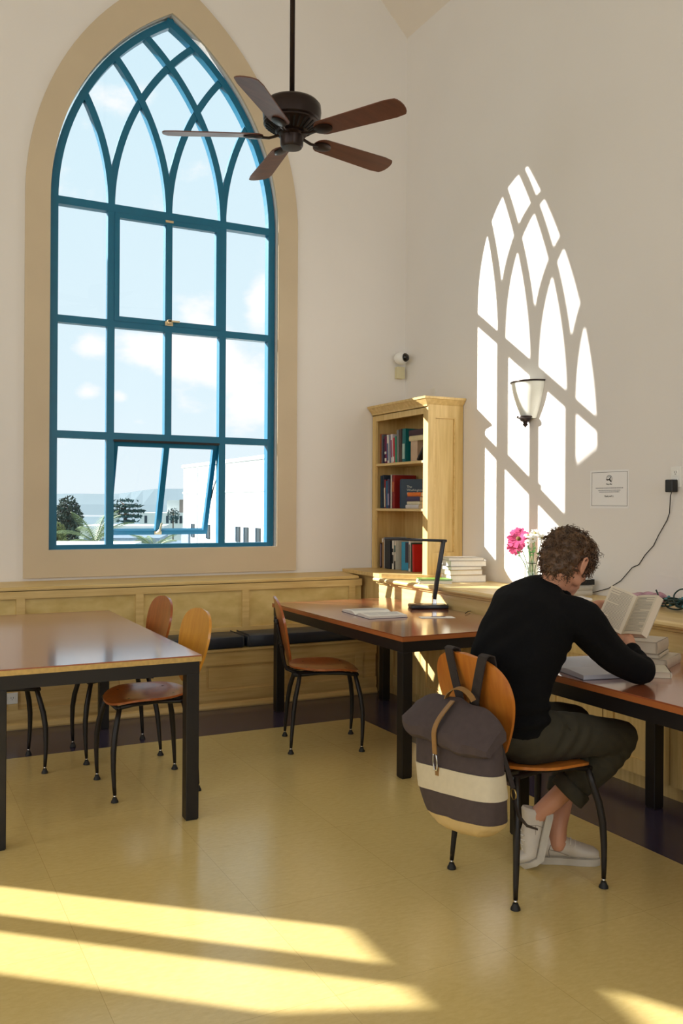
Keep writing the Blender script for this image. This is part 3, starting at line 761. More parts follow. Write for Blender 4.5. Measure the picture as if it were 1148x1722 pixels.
# charger and its wire
ch = empty('phone_charger', (XW, 3.585, 1.55), 0, 'black plug-in charger in the wall outlet at the right edge', 'charger')
MB().box(-.055, -.009, -.026, .026, -.035, .035, .005).build('body', mat('black_plastic', (24, 24, 26), .45), ch)
pts = [V(-.03, .0, -.035), V(-.03, .008, -.055), V(-.012, .03, -.15), V(-.008, .05, -.19), V(-.012, .11, -.28), V(-.008, .15, -.34), V(-.01, .21, -.395), V(-.008, .26, -.455), V(-.01, .31, -.475), V(-.01, .40, -.56), V(-.014, .50, -.615), V(-.03, .58, -.64), V(-.03, .66, -.659), V(-.02, .75, -.6605), V(-.012, .82, -.6605)]
MB().tube(pts, .0028, 6).build('wire', MATS['black_plastic'], ch, True)

# ================================================================== desk lamp
lamp = empty('desk_lamp', (3.235, 5.04, .748), math.radians(-22), 'slim black folding LED desk lamp on the middle table', 'desk lamp')
M_lampb = mat('lamp_black', (24, 24, 30), .3)
MB().box(-.125, .125, -.075, .075, 0, .026, .008).build('base', M_lampb, lamp, 'auto')
MB().lathe([(0, .0268), (.036, .0268), (.036, .0262), (0, .0262)], (-.05, -.01, 0), 24).build('charging_pad', mat('pad', (60, 60, 66), .3), lamp)
MB().box(.028, .056, -.018, .018, .024, .075, .003).build('hinge', M_chrome, lamp)
A = Matrix.Translation((.04, 0, .06)) @ Matrix.Rotation(math.radians(9), 4, 'Y')
m = MB().box(-.012, .012, -.026, .026, 0, .40, .006, M=A)
m.build('arm', M_lampb, lamp, 'auto')
MB().box(-.0135, -.0115, -.006, .006, .08, .34, M=A).build('arm_slot', mat('slot_blue', (50, 56, 80), .3), lamp)
tp = A @ V(0, 0, .395)
B = Matrix.Translation(tp) @ Matrix.Rotation(math.radians(-90 + 2), 4, 'Y')
MB().box(-.009, .009, -.024, .024, -.02, .40, .004, M=B).build('lamp_head', M_lampb, lamp, 'auto')
MB().tube([V(.125, .02, .012), V(.15, .02, .035), V(.18, 0, .042), V(.22, -.03, .02), V(.26, -.13, .004), V(.24, -.22, .004), V(.20, -.30, .012), V(.17, -.36, .006)], .0022, 6).build('power_cord', M_rubber, lamp, True)

# ================================================================== books
BC = {}
def cover(col): 
    k = 'cover_%02x%02x%02x' % col
    return mat(k, col, .45, var=.12, scale=20)
M_pg = mat('page_block', (226, 216, 196), .85, var=.12, scale=3, stretch=(1, 1, 1))
M_pgw = mat('page_block_white', (232, 230, 222), .85, var=.06, scale=60)
def book(w, hgt, th, col, name='book', label=None, group=None, M=None, pages=None, hard=.0025, spine_round=True, band=None, parent_mat=None):
    """w: spine to fore-edge (x), hgt: z, th: y; spine faces -x; origin at the lower spine corner"""
    r = empty(name, (0, 0, 0), 0, label, 'book', group)
    m = MB(); t = hard
    m.box(0, w, 0, t, 0, hgt).box(0, w, th - t, th, 0, hgt)
    n = 6; sp = []
    for k in range(n + 1):
        y = th * k / n; sp.append((-.004 * math.sin(PI * k / n) if spine_round else 0, y))
    m.prism([(x, y, 0) for x, y in sp] + [(t, th, 0), (t, 0, 0)], (0, 0, hgt))
    m.build('book_cover', cover(col), r)
    MB().box(t, w - .004, t, th - t, .003, hgt - .003).build('page_block', pages or M_pg, r)
    if band:
        for (z0, z1, c) in band:
            MB().box(-.0052, -.0035, th * .15, th * .85, z0 * hgt, z1 * hgt).build('spine_label', cover(c), r)
    if M is not None: r.matrix_world = M
    return r
def standing(X, Y, Z, yaw=0, lean=0):
    return Matrix.Translation((X, Y, Z)) @ Matrix.Rotation(math.radians(yaw), 4, 'Z') @ Matrix.Rotation(math.radians(lean), 4, 'X')
# rows: (y of the right-hand (near) side of the spine, thickness, height, width, colour, lean, spine marks, label)
W_, K_ = (238, 236, 230), (20, 20, 24)
G1 = 'books on the top shelf of the bookcase'
rows1 = [
    (6.446, .020, .25, .19, (196, 100, 56), 0, None, 'thin orange book at the far left end of the top shelf'),
    (6.426, .024, .245, .20, (112, 112, 118), 0, None, 'tall grey book second from the left on the top shelf'),
    (6.395, .028, .205, .17, (50, 44, 74), 0, None, 'dark blue-violet book between grey and purple ones on the top shelf'),
    (6.352, .036, .225, .17, (112, 36, 76), -3, [(.35, .44, W_), (.08, .2, W_)], 'purple book with white bands on its spine, top shelf'),
    (6.318, .030, .235, .17, (232, 228, 222), -3, [(.1, .7, (90, 110, 150))], 'white book right of the purple one on the top shelf'),
    (6.292, .022, .232, .16, (120, 130, 150), -3, None, 'grey-blue thin book on the top shelf between two white ones'),
    (6.258, .030, .235, .17, (226, 216, 220), -3, [(.2, .8, (150, 90, 120))], 'white book with pink marks on the top shelf'),
    (6.228, .026, .205, .17, (204, 66, 78), -3, [(.05, .25, W_)], 'coral red book on the top shelf'),
    (6.198, .026, .215, .17, (40, 142, 110), -2, None, 'green book on the top shelf beside the coral red one'),
    (6.164, .030, .265, .19, (128, 128, 124), -2, None, 'tall grey ring-bound book on the top shelf'),
    (6.120, .040, .268, .20, (70, 52, 46), -1, None, 'dark brown tall book on the top shelf'),
    (6.062, .052, .268, .21, (0, 104, 108), 0, [(.1, .55, (170, 200, 190))], 'large teal book on the top shelf'),
]
for (y, th, hg, w, c_, ln, bd, lb) in rows1:
    book(w, hg, th, c_, label=lb, group=G1, M=standing(3.672, y, SH1 + .001 + (th * abs(math.sin(math.radians(ln)))), 0, ln), band=bd)
G2 = 'books on the middle shelf of the bookcase'
rows2 = [
    (6.432, .030, .27, .21, (62, 84, 102), 0, None, 'tall slate blue book at the left end of the middle shelf'),
    (6.404, .024, .275, .21, (48, 60, 76), 0, None, 'tall dark slate book second on the middle shelf'),
    (6.368, .022, .235, .18, (140, 48, 50), -2, [(.04, .72, (222, 218, 200))], 'red-topped pale book on the middle shelf'),
    (6.338, .026, .225, .18, (40, 96, 136), -2, None, 'mid-blue book on the middle shelf'),
    (6.306, .030, .24, .18, (72, 62, 92), -2, [(.1, .5, (160, 150, 180))], 'dark violet mottled book on the middle shelf'),
    (6.272, .022, .275, .20, (198, 192, 184), 0, None, 'pale grey thin book beside the red one, middle shelf'),
    (6.225, .042, .27, .20, (140, 24, 24), 0, [(.5, .8, (190, 100, 60))], 'thick dark red book on the middle shelf'),
]
for (y, th, hg, w, c_, ln, bd, lb) in rows2:
    book(w, hg, th, c_, label=lb, group=G2, M=standing(3.672, y, SH2 + .001 + (th * abs(math.sin(math.radians(ln)))), 0, ln), band=bd)
G3 = 'books on the bottom shelf of the bookcase'
rows3 = [
    (6.42, .026, .205, .16, (34, 26, 34), 0, [(.05, .95, (150, 130, 140))], 'dark book with pale lettering at the left end of the bottom shelf'),
    (6.385, .028, .25, .18, (176, 140, 100), 0, [(.85, .97, W_)], 'tan book second on the bottom shelf'),
    (6.360, .020, .255, .20, (200, 200, 196), 0, None, 'thin pale book behind the dark binder on the bottom shelf'),
    (6.262, .092, .245, .22, (28, 36, 46), 0, None, 'wide dark blue-black binder on the bottom shelf'),
    (6.222, .030, .232, .18, (226, 222, 210), 0, [(.2, .5, K_), (.6, .72, K_)], 'cream book with black blocks on its spine, bottom shelf'),
    (6.190, .026, .228, .18, (214, 206, 190), 0, [(.62, .85, (40, 90, 90)), (0, .3, K_)], 'cream and green spined book on the bottom shelf'),
]
for (y, th, hg, w, c_, ln, bd, lb) in rows3:
    book(w, hg, th, c_, label=lb, group=G3, M=standing(3.665 if th < .05 else 3.655, y, .9165, 0, ln), band=bd)
# angled book showing its front cover (middle shelf)
bk = book(.19, .235, .036, (20, 52, 74), label='blue book with its dark front cover turned outward on the middle shelf', group=G2, M=standing(3.672, 6.135, SH2 + .001, -36), band=[(.04, .97, (30, 130, 170))])
Mc = axes((.05, -.0006, .165), (1, 0, 0), (0, 0, 1), (0, -1, 0))
text_mesh('cover_title', 'The\nWashington\nHandbook', .026, Mc, mat('cover_ink', (216, 222, 214), .6), bk, 'LEFT', 1.0)
# lying pile beside it
zz = SH2 + .001
for (th, c_, x, lb, pg) in ((.030, (206, 204, 206), 3.652, 'grey-white spotted book at the bottom of the small pile, middle shelf', None), (.026, (222, 212, 180), 3.665, 'cream book second from the bottom of the small pile, middle shelf', None),
                            (.036, (52, 44, 88), 3.66, 'dark violet book with white letters in the small pile, middle shelf', None), (.032, (228, 116, 24), 3.668, 'orange book on top of the small pile, middle shelf', None)):
    b_ = book(.13, .19, th, c_, label=lb, group='small pile of lying books on the middle shelf', M=Matrix.Translation((x, 5.90 - .19 + .12, zz)) @ axes((0, 0, 0), (1, 0, 0), (0, 0, 1), (0, -1, 0)).inverted().to_4x4() if False else axes((x, 6.02 - .0, zz + 0), (1, 0, 0), (0, 0, 1), (0, -1, 0)))
    zz += th + .0008
# top shelf: lying and leaning ones at the right end
b_ = book(.15, .21, .04, (222, 206, 160), label='cream book lying on the leaning books at the right end of the top shelf', group=G1, M=axes((3.69, 6.035, SH1 + .165), (1, 0, 0), (0, 0, 1), (0, -1, 0)))
b_ = book(.15, .21, .045, (52, 22, 40), label='dark maroon book lying topmost at the right end of the top shelf', group=G1, M=axes((3.685, 6.03, SH1 + .206), (1, 0, 0), (0, 0, 1), (0, -1, 0)))
b_ = book(.16, .20, .020, (36, 34, 38), label='black book leaning diagonally at the right end of the top shelf', group=G1, M=Matrix.Translation((3.66, 5.86, SH1 + .006)) @ Matrix.Rotation(math.radians(-0), 4, 'Z') @ Matrix.Rotation(math.radians(42), 4, 'X') @ Matrix.Translation((0, 0, 0)))
b_ = book(.15, .165, .10, (206, 178, 150), label='thick tan book standing under the lying ones, top shelf', group=G1, M=standing(3.70, 5.93, SH1 + .001, 0, 0))
# bottom shelf: book with dark cover turned to the room, then three spines
bk = book(.17, .225, .05, (30, 150, 190), label='bright blue book with dark cover turned outward on the bottom shelf', group=G3, M=standing(3.672, 6.115, .9165, -42))
MB().box(.03, .168, -.0012, -.0002, .06, .222).build('cover_picture', cover((34, 22, 40)), bk)
text_mesh('cover_title', 'The Sil\nWord', .026, axes((.06, -.0016, .185), (1, 0, 0), (0, 0, 1), (0, -1, 0)), MATS['cover_ink'], bk, 'LEFT', 1.0)
for (y, th, hg, c_, bd, lb) in ((5.958, .030, .235, (224, 222, 214), [(.1, .9, (110, 110, 110))], 'white spined book right of the bright blue one on the bottom shelf'), (5.930, .026, .225, (44, 66, 54), None, 'dark green book beside the red one on the bottom shelf'),
                            (5.900, .028, .215, (188, 30, 28), None, 'red book at the right end of the bottom shelf')):
    book(.17, hg, th, c_, label=lb, group=G3, M=standing(3.66, y, .9165, 0, -3 if c_[0] == 188 else 0), band=bd)

# pile of thick books on the counter against the bookcase, pages toward the room
def lying(X, Y, z, w, l, th, rz, col, label, group, pages=None, flip=False):
    """lying book, long side l along local y, spine at local -x"""
    Rm = Matrix.Translation((X, Y, z)) @ Matrix.Rotation(math.radians(rz), 4, 'Z')
    M = Rm @ axes((-w / 2, l / 2, 0), (1, 0, 0), (0, 0, 1), (0, -1, 0)) @ Matrix.Identity(4)
    M = Rm @ axes((-w / 2, -l / 2, 0), (1, 0, 0), (0, 0, 1), (0, 1, 0)) if False else Rm @ axes((-w / 2, l / 2, 0), (1, 0, 0), (0, 0, 1), (0, -1, 0))
    return book(w, l, th, col, label=label, group=group, M=M, pages=pages, hard=.003)
zc = .8865; GP = 'white-paged books piled on the counter by the bookcase'
for (th, w, l, dx, rz, c_, lb) in ((.050, .20, .27, 0, 75, (168, 160, 150), 'bottom book of the pile on the counter beside the bookcase'),
                               (.036, .185, .25, -.02, 78, (206, 180, 130), 'second lowest book of the pile on the counter beside the bookcase'),
                               (.024, .19, .25, -.03, 84, (180, 176, 168), 'thin book in the middle of the pile beside the bookcase'),
                               (.040, .20, .27, 0.0, 76, (186, 182, 176), 'second topmost book of the pile beside the bookcase'),
                               (.020, .20, .26, -.012, 72, (190, 188, 182), 'topmost thin book of the pile beside the bookcase')):
    lying(3.745 + dx, 5.36, zc, w, l, th, rz + 180, c_, lb, GP, M_pgw); zc += th + .001
lying(3.47, 5.33, .8865, .17, .235, .018, 244, (226, 226, 220), 'white thin book lying under the green one near the counter edge', 'flat books near the counter edge', M_pgw)
lying(3.475, 5.335, .9055, .165, .23, .010, 246, (110, 160, 60), 'thin green-covered book lying near the counter edge behind the lamp', 'flat books near the counter edge', M_pgw)

# open book on the middle table
def open_book(name, loc, rz, w, h, th, label, col, tilt=0):
    r = empty(name, loc, math.radians(rz), label, 'book')
    for sg in (-1, 1):
        def f(u, v, top=True):
            x = sg * w * u; z = th * (math.sin(min(u * 2.4, 1) * PI / 2) * (1 - .45 * u)) + .002
            return x, z
        m = MB(); n = 12; R0 = []
        prof = [f(i / n, 0) for i in range(n + 1)]
        ring = [(x, 0, z) for x, z in prof] + [(sg * w, 0, .002), (0, 0, .002)]
        m.prism([(x, -h / 2, z) for x, _, z in ring], (0, h, 0)); m.build('page_block', M_pgw, r)
        MB().box(min(0, sg * (w + .004)), max(0, sg * (w + .004)), -h / 2 - .004, h / 2 + .004, 0, .0018).build('book_cover', cover(col), r)
        m = MB()
        for k in range(22):
            y = h * .42 - k * h * .84 / 21
            i0, i1 = 3, n - 2
            for i in range(i0, i1 if k % 7 else i1 - 3):
                a, b = prof[i], prof[i + 1]
                m.prism([(a[0], y, a[1] + .0003), (b[0], y, b[1] + .0003), (b[0], y + h * .012, b[1] + .0003), (a[0], y + h * .012, a[1] + .0003)], (0, 0, .0002))
        m.build('printed_lines', mat('print_grey', (176, 176, 180), .8), r)
    return r
open_book('open_book', (2.735, 4.885, .748), 86, .205, .255, .024, 'open white-paged book lying on the table left of the lamp', (60, 50, 80))
cd = empty('printed_card', (3.01, 4.59, .749), math.radians(-18), 'small printed card lying on the table in front of the lamp', 'card')
MB().box(-.105, .105, -.045, .045, 0, .0012).build('card', M_paper, cd)
MB().box(-.03, .06, .0, .04, .0012, .0016).build('picture', cover((60, 70, 110)), cd)
# ================================================================== outside the window
M_land = mat('far_ground', (120, 136, 128), .95, var=.3, scale=.02)
M_bay = mat('bay_water', (112, 132, 142), .5, var=.1, scale=.01)
M_hill = mat('far_hills', (120, 138, 147), 1.0, var=.05, scale=.004)
M_bwhite = mat('white_stucco', (236, 238, 236), .8, var=.03, scale=.5)
M_roofw = mat('white_roof', (226, 230, 232), .7, var=.05)
M_roofg = mat('grey_roof', (120, 140, 158), .7, var=.15)
M_win = mat('dark_window', (44, 56, 64), .2)
MB().box(-300, 500, 7.5, 420, -8.2, -8).build('ground_outside', M_land, kind='structure')
MB().box(-900, 1800, 421, 740, -9.2, -8.9).build('bay', M_bay, None, label='pale bay water in front of the distant hills', cat='water', kind='stuff')
m = MB(); random.seed(11)
def ridge(px):  # horizon heights in metres above the eye at 930 m
    t = (px - 60) / 420
    return 9 + 5 * math.exp(-((t - .45) / .12) ** 2) + 9 * math.exp(-((t - .72) / .2) ** 2) + 2 * math.exp(-((t - .1) / .15) ** 2) + .5 * math.sin(px * .05)
front = []; 
for px in range(-200, 1300, 20):
    d_ = pxdir(px, 850); base = d_ * 930
    hh = ridge(px) + HC
    front.append((base, hh, d_))
R0 = [[(b.x - d_.x * 90, b.y - d_.y * 90, -9), (b.x - d_.x * 60, b.y - d_.y * 60, 1), (b.x, b.y, hh), (b.x + d_.x * 260, b.y + d_.y * 260, -9)] for b, hh, d_ in front]
m.loft(R0); m.build('distant_hills', M_hill, None, False, label='pale blue range of hills far across the bay', cat='hills')

# big white building at the right
b = empty('office_building', (14, 33, 0), 0, 'large flat-roofed white building with a row of small dark windows beyond the window', 'building')
MB().box(0, 22, -14, 12.6, -8, 3.35).build('facade', M_bwhite, b)
MB().box(-.08, 22, -14.1, 12.7, 3.35, 3.5).box(-.06, 0, -14, 12.6, 2.0, 2.08).build('parapet', M_roofw, b)
m = MB()
for y in (10.3, 6.2, 1.0, -4.5): m.box(-.05, 0, y - .12, y + .12, -1.2, 3.3)
m.build('pilaster', M_roofw, b)
for y in (10.9, 8.5, 7.0, 4.4, 3.4, 2.0, 1.0, -.6, -1.8, -3.2, -4.6):
    w_ = MB().box(-.06, .02, y - .26, y + .26, -.22, .46).build('window', M_win, b)
    MB().box(-.09, -.055, y + .10, y + .17, -.22, .46).build('window_bar', M_roofg, w_)
MB().box(-.1, .02, 11.4, 12.62, -2, .2).build('glazed_entrance', M_roofg, b)
# smaller white block further back
b = empty('white_building', (33.4, 117.5, 0), math.radians(-27), 'small white two-part building with dark windows in the distance', 'building')
MB().box(-3.2, 4.2, 0, 8, -8, .3).box(.2, 3.4, 1, 6, .3, 2.0).build('walls', M_bwhite, b)
for x in (-2.6, .3, .9, 1.5, 2.1, 2.7): MB().box(x, x + .35, -.06, .02, -1.1, -.1).build('window', M_win, b)
MB().box(1.9, 3.5, .95, 6.1, .35, 2.1).build('roof_box', mat('taupe_wall', (150, 138, 130), .8), b)
def block(name, loc, sx, sy, z, m_, label, rz=-20):
    r = empty(name, loc, math.radians(rz), label, 'building', None)
    MB().box(-sx, sx, -sy, sy, -8 - loc[2], z - .25).build('walls', M_bwhite if m_ is M_roofw else mat('pale_wall', (190, 200, 206), .8), r)
    MB().box(-sx - .15, sx + .15, -sy - .15, sy + .15, z - .25, z).build('roof', m_, r)
    return r
block('low_building', (2.35, 11.6, 0), .42, .5, .93, M_roofw, 'low white roof just outside the left bottom pane')
block('low_building', (12.2, 50, 0), 1.8, 3, -.35, M_roofg, 'grey-roofed low house behind the palm')
block('low_building', (18.5, 60, 0), 5, 3.5, -1.2, M_roofg, 'long grey-roofed building seen through the open sash')
block('low_building', (18, 74, 0), 3.0, 3, -.3, M_roofw, 'white house with flat roof behind the long grey roof')
block('low_building', (7.6, 42, 0), .8, 2, -1.35, M_roofw, 'white low building at the left end of the view', -20)
# trees
def crown(name, center, rad, n, leaf, col, label, seed, cat='tree', trunk=None, flat=False):
    random.seed(seed); r = empty(name, center, 0, label, cat); m = MB()
    for i in range(n):
        a = random.uniform(0, 2 * PI); c_ = random.uniform(-1, 1); rr = random.random() ** .4
        q = math.sqrt(1 - c_ * c_)
        p = V(rad[0] * q * math.cos(a) * rr, rad[1] * q * math.sin(a) * rr, rad[2] * c_ * rr)
        if flat: p.z = round(p.z / (rad[2] * .45)) * rad[2] * .45 + random.uniform(-.08, .08) * rad[2]
        M = Matrix.Translation(p) @ Matrix.Rotation(random.uniform(0, PI), 4, Vector((random.uniform(-1, 1), random.uniform(-1, 1), random.uniform(-1, 1))).normalized())
        s_ = leaf * random.uniform(.5, 1.4)
        m.prism([(-s_, 0, 0), (0, -s_ * .4, s_ * .1), (s_, 0, 0), (0, s_ * .4, -s_ * .1)], (0, 0, s_ * .06), M=M)
    m.build('foliage', col, r)
    m = MB().tube([(0, 0, -8 - center[2]), (0, 0, -rad[2] * .5), (0, 0, rad[2] * .6)], [.25 * rad[0] * .5, .2 * rad[0] * .5, .02], 7)
    for k in range(7):
        a = k * 2.4; m.tube([(0, 0, -rad[2] * .6 + k * .18 * rad[2]), (rad[0] * .7 * math.cos(a), rad[1] * .7 * math.sin(a), -rad[2] * .3 + k * .2 * rad[2])], [.06 * rad[0], .01], 5)
    m.build('trunk', mat('bark', (84, 70, 58), .9), r); return r
M_leafD = mat('dark_leaves', (52, 74, 66), .8, var=.4, scale=3)
M_leafB = mat('blue_green_needles', (58, 92, 92), .8, var=.4, scale=3)
M_leafO = mat('olive_leaves', (120, 132, 80), .8, var=.4, scale=3)
crown('evergreen_tree', (11.0, 61.7, .2), (.95, .95, 1.75), 1500, .17, M_leafD, 'dense dark evergreen tree seen through the bottom left pane', 1)
crown('evergreen_tree', (9.75, 58.5, -.6), (.6, .6, .9), 500, .15, M_leafO, 'small olive-green bushy tree left of the dark evergreen', 2)
crown('pine_tree', (21.6, 90, .75), (1.9, 1.9, 1.15), 900, .22, M_leafB, 'blue-green layered pine seen through the open sash', 3, flat=True)
crown('far_tree', (29.5, 100, .2), (.7, .7, .9), 160, .16, M_leafB, 'small far tree right of the layered pine', 4)
# palm: arching fronds
def palm(center, label, seed, n=15, L_=1.15):
    random.seed(seed); r = empty('palm', center, 0, label, 'palm')
    MB().tube([(0, 0, -8 - center[2]), (0, 0, 0)], [.22, .16], 8).build('trunk', MATS['bark'], r)
    mf = mat('palm_leaf', (122, 142, 96), .5, var=.35, scale=6)
    for k in range(n):
        a = 2 * PI * k / n + random.uniform(-.15, .15); el_ = random.uniform(.15, 1.25); m = MB(); pts = []
        p = V(0, 0, 0); d_ = V(math.cos(a) * math.cos(el_), math.sin(a) * math.cos(el_), math.sin(el_))
        for i in range(12):
            pts.append(p.copy()); p += d_ * L_ / 11; d_.z -= .12; d_.normalize()
        m.tube(pts, .012, 5)
        for i in range(1, 12):
            t = pts[i] - pts[i - 1]; sd = t.cross(V(0, 0, 1)).normalized()
            for f in (0, .5):
                b0 = pts[i - 1].lerp(pts[i], f)
                for sg in (-1, 1):
                    l = L_ * .26 * math.sin(PI * (i + f) / 13 + .25)
                    tip = b0 + sd * sg * l * .7 + t.normalized() * l * .8 - V(0, 0, l * .35)
                    m.prism([b0, b0 + t * .22, tip], (0, 0, .004))
        m.build('frond', mf, r)
    return r
palm((4.62, 22.3, .45), 'palm with arching pale green fronds seen low in the left bottom pane', 5)
palm((6.7, 24.5, .1), 'second palm partly behind the open sash frame', 6, 12, .9)
# ================================================================== the reader
M_skin = mat('skin', (204, 148, 120), .5, var=.08, scale=6, bump=.02, bscale=200)
M_knit = mat('black_knit', (15, 15, 17), .95, var=.25, scale=120, bump=.25, bscale=420, spec=.15)
M_olive = mat('olive_twill', (52, 48, 34), .88, var=.14, scale=30, bump=.12, bscale=300)
M_hair = mat('brown_hair', (104, 76, 50), .5, var=.45, scale=26, col2=(58, 40, 28))
M_shoe = mat('white_leather', (206, 198, 186), .5, var=.12, scale=16)
M_sole = mat('dirty_rubber_sole', (196, 190, 178), .7, var=.15, scale=20)
person = empty('person', (2.15, 2.73, 0), 0, 'person with curly brown hair in black sweater and olive trousers reading a book', 'person')
PO = Matrix.Translation((-2.15, -2.73, 0))
def sh(bm): bmesh.ops.transform(bm, matrix=PO, verts=bm.verts)
def ell_ring(c, t, side, a, b_, n=28, p=2.3):
    """superellipse ring round centre c, tangent t, side axis"""
    t = Vector(t).normalized(); s_ = (Vector(side) - t * Vector(side).dot(t)).normalized(); w = t.cross(s_)
    o = []
    for k in range(n):
        th = 2 * PI * k / n; cc, ss = math.cos(th), math.sin(th); kk = (abs(cc) ** p + abs(ss) ** p) ** (-1 / p)
        o.append(Vector(c) + s_ * a * cc * kk + w * b_ * ss * kk)
    return o
def chain(mb, pts, rad, n=14, sub=3):
    """smooth tapered limb with rounded ends"""
    P = [Vector(p) for p in pts]; m = len(P); out = []; rr = []
    for i in range(m - 1):
        p0, p1, p2, p3 = P[max(i - 1, 0)], P[i], P[i + 1], P[min(i + 2, m - 1)]
        for k in range(sub):
            t = k / sub
            out.append(.5 * ((2 * p1) + (p2 - p0) * t + (2 * p0 - 5 * p1 + 4 * p2 - p3) * t * t + (-p0 + 3 * p1 - 3 * p2 + p3) * t ** 3)); rr.append(rad[i] + (rad[i + 1] - rad[i]) * t)
    out.append(P[-1]); rr.append(rad[-1])
    mb.tube(out, rr, n); mb.ball(out[0], rr[0] * .98, 2); mb.ball(out[-1], rr[-1] * .98, 2)
# --- head frame
HCN = V(2.385, 2.712, 1.203)
yaw, pit = math.radians(19), math.radians(38)
hf = V(math.cos(yaw) * math.cos(pit), math.sin(yaw) * math.cos(pit), -math.sin(pit)); hl = V(-math.sin(yaw), math.cos(yaw), 0); hu = hf.cross(hl)
roll_h = Matrix.Rotation(math.radians(-4), 3, hf); hl = roll_h @ hl; hu = roll_h @ hu
HM = axes(HCN, hf, hl, hu)
H3 = HM.to_3x3().to_4x4()
bd = MB()
def hb(c, r, sub=3): bd.ball(HM @ Vector(c), r, sub, M=H3)
hb((-.012, 0, .032), (.096, .074, .088)); hb((.02, 0, .0), (.078, .067, .085)); hb((.034, 0, -.045), (.054, .053, .066)); hb((.062, 0, -.092), (.026, .026, .020))
for s_ in (-1, 1):
    hb((.010, s_ * .048, -.058), (.034, .016, .030)); hb((.058, s_ * .034, -.018), (.028, .022, .020)); hb((.078, s_ * .026, .018), (.018, .026, .010), 2)
    hb((-.022, s_ * .076, -.022), (.016, .012, .030), 2); hb((-.016, s_ * .080, -.046), (.010, .008, .014), 2); bd.tube([HM @ V(-.008 + .0, s_ * .080, -.036), HM @ V(-.010, s_ * .086, -.012), HM @ V(-.016, s_ * .092, .008), HM @ V(-.030, s_ * .094, .010), HM @ V(-.042, s_ * .093, -.004), HM @ V(-.042, s_ * .089, -.026), HM @ V(-.030, s_ * .084, -.046), HM @ V(-.018, s_ * .082, -.054)], .0052, 8)
bd.tube([HM @ V(.088, 0, .012), HM @ V(.100, 0, -.012), HM @ V(.108, 0, -.030)], [.009, .011, .014], 10); hb((.104, 0, -.034), (.016, .018, .011), 2)
hb((.088, 0, -.062), (.012, .024, .006), 2); hb((.086, 0, -.072), (.012, .020, .007), 2)
chain(bd, [HM @ V(-.03, 0, -.01), HM @ V(-.035, 0, -.06), (2.335, 2.735, 1.10), (2.31, 2.735, 1.05)], [.062, .058, .062, .085])
# inner torso, arms, legs
chain(bd, [(2.31, 2.735, 1.05), (2.24, 2.735, .92), (2.17, 2.73, .76), (2.15, 2.73, .60)], [.085, .11, .105, .12])
HIPR, KNR, CFR, ANR = V(2.15, 2.645, .565), V(2.575, 2.610, .53), V(2.42, 2.69, .345), V(2.30, 2.805, .185)
HIPL, KNL, ANL = V(2.15, 2.82, .565), V(2.60, 2.90, .53), V(2.42, 2.795, .11)
SHR, ELR, WRR = V(2.335, 2.565, 1.005), V(2.598, 2.535, .802), V(2.680, 2.682, .882)
SHL, ELL, WRL = V(2.285, 2.915, 1.035), V(2.530, 3.030, .815), V(2.738, 2.928, 1.000)
chain(bd, [HIPR, (HIPR + KNR) / 2, KNR], [.07, .062, .045]); chain(bd, [KNR, KNR.lerp(ANR, .35), KNR.lerp(ANR, .7), ANR, ANR + V(0, .01, -.03)], [.045, .050, .038, .033, .036])
chain(bd, [HIPL, (HIPL + KNL) / 2, KNL], [.07, .062, .045]); chain(bd, [KNL, KNL.lerp(ANL, .35), KNL.lerp(ANL, .7), ANL + V(.004, .004, .03), ANL + V(-.004, 0, -.035)], [.045, .050, .038, .034, .038])
chain(bd, [SHR, SHR.lerp(ELR, .5) + V(0, 0, -.035), ELR, ELR.lerp(WRR, .5), WRR], [.045, .04, .036, .034, .025]); chain(bd, [SHL, SHL.lerp(ELL, .5), ELL, ELL.lerp(WRL, .5), WRL], [.045, .04, .036, .034, .025])
def hand(W, d, n, side, curls, spread=.14, tcurl=.5, tdir=None):
    """W wrist, d towards the knuckles, n palm normal, side: +1 thumb lies towards d x n"""
    d = Vector(d).normalized(); n = Vector(n); n = (n - d * n.dot(d)).normalized(); s_ = d.cross(n) * side
    M = axes(W, d, s_, n)
    for t in (-.024, -.008, .008, .024): chain(bd, [M @ V(.0, t * .55, 0), M @ V(.045, t * .9, -.001), M @ V(.088, t * 1.15, 0)], [.016, .0145, .0105], 10, 2)
    L_ = ((.024, .040, .024, .019), (.008, .045, .028, .021), (-.009, .042, .026, .020), (-.026, .033, .020, .017))
    for i, (t, a, b_, c_) in enumerate(L_):
        p = V(.088, t * 1.15, 0); ang = 0; pts = [M @ p]; cu = curls[i]
        sp = spread * (t / .026)
        for ln, q in zip((a, b_, c_), cu):
            ang += math.radians(q)
            p = p + V(math.cos(ang) * math.cos(sp), math.cos(ang) * math.sin(sp), math.sin(ang)) * ln; pts.append(M @ p)
        chain(bd, pts, [.0105, .0092, .0085, .0072], 10, 2)
    td = tdir or ((.75, .55, .25), (.9, .25, .35), (.95, .05, .3))
    p = V(.018, .026, .004); pts = [M @ p]
    for v, ln in zip(td, (.040, .032, .026)): p = p + Vector(v).normalized() * ln; pts.append(M @ p)
    chain(bd, pts, [.0165, .012, .0105, .0085], 10, 2)
hand(WRR, (.36, .62, .10), (-.45, .05, .88), -1, ((6, 30, 20), (8, 32, 22), (10, 34, 24), (14, 36, 24)), .10, tdir=((.4, .5, .75), (.5, .1, .85), (.5, -.05, .85)))
hand(WRL, (.50, -.78, -.12), (-.85, -.45, .1), 1, ((-6, 4, 2), (-5, 5, 3), (-3, 6, 4), (0, 8, 6)), .10, tdir=((.8, .35, .1), (.95, .15, .1), (1, .05, .1)))
sh(bd.bm)
me = remeshed(bd.bm, .0042, 3, .4)
body = from_mesh('body', me, M_skin, person)
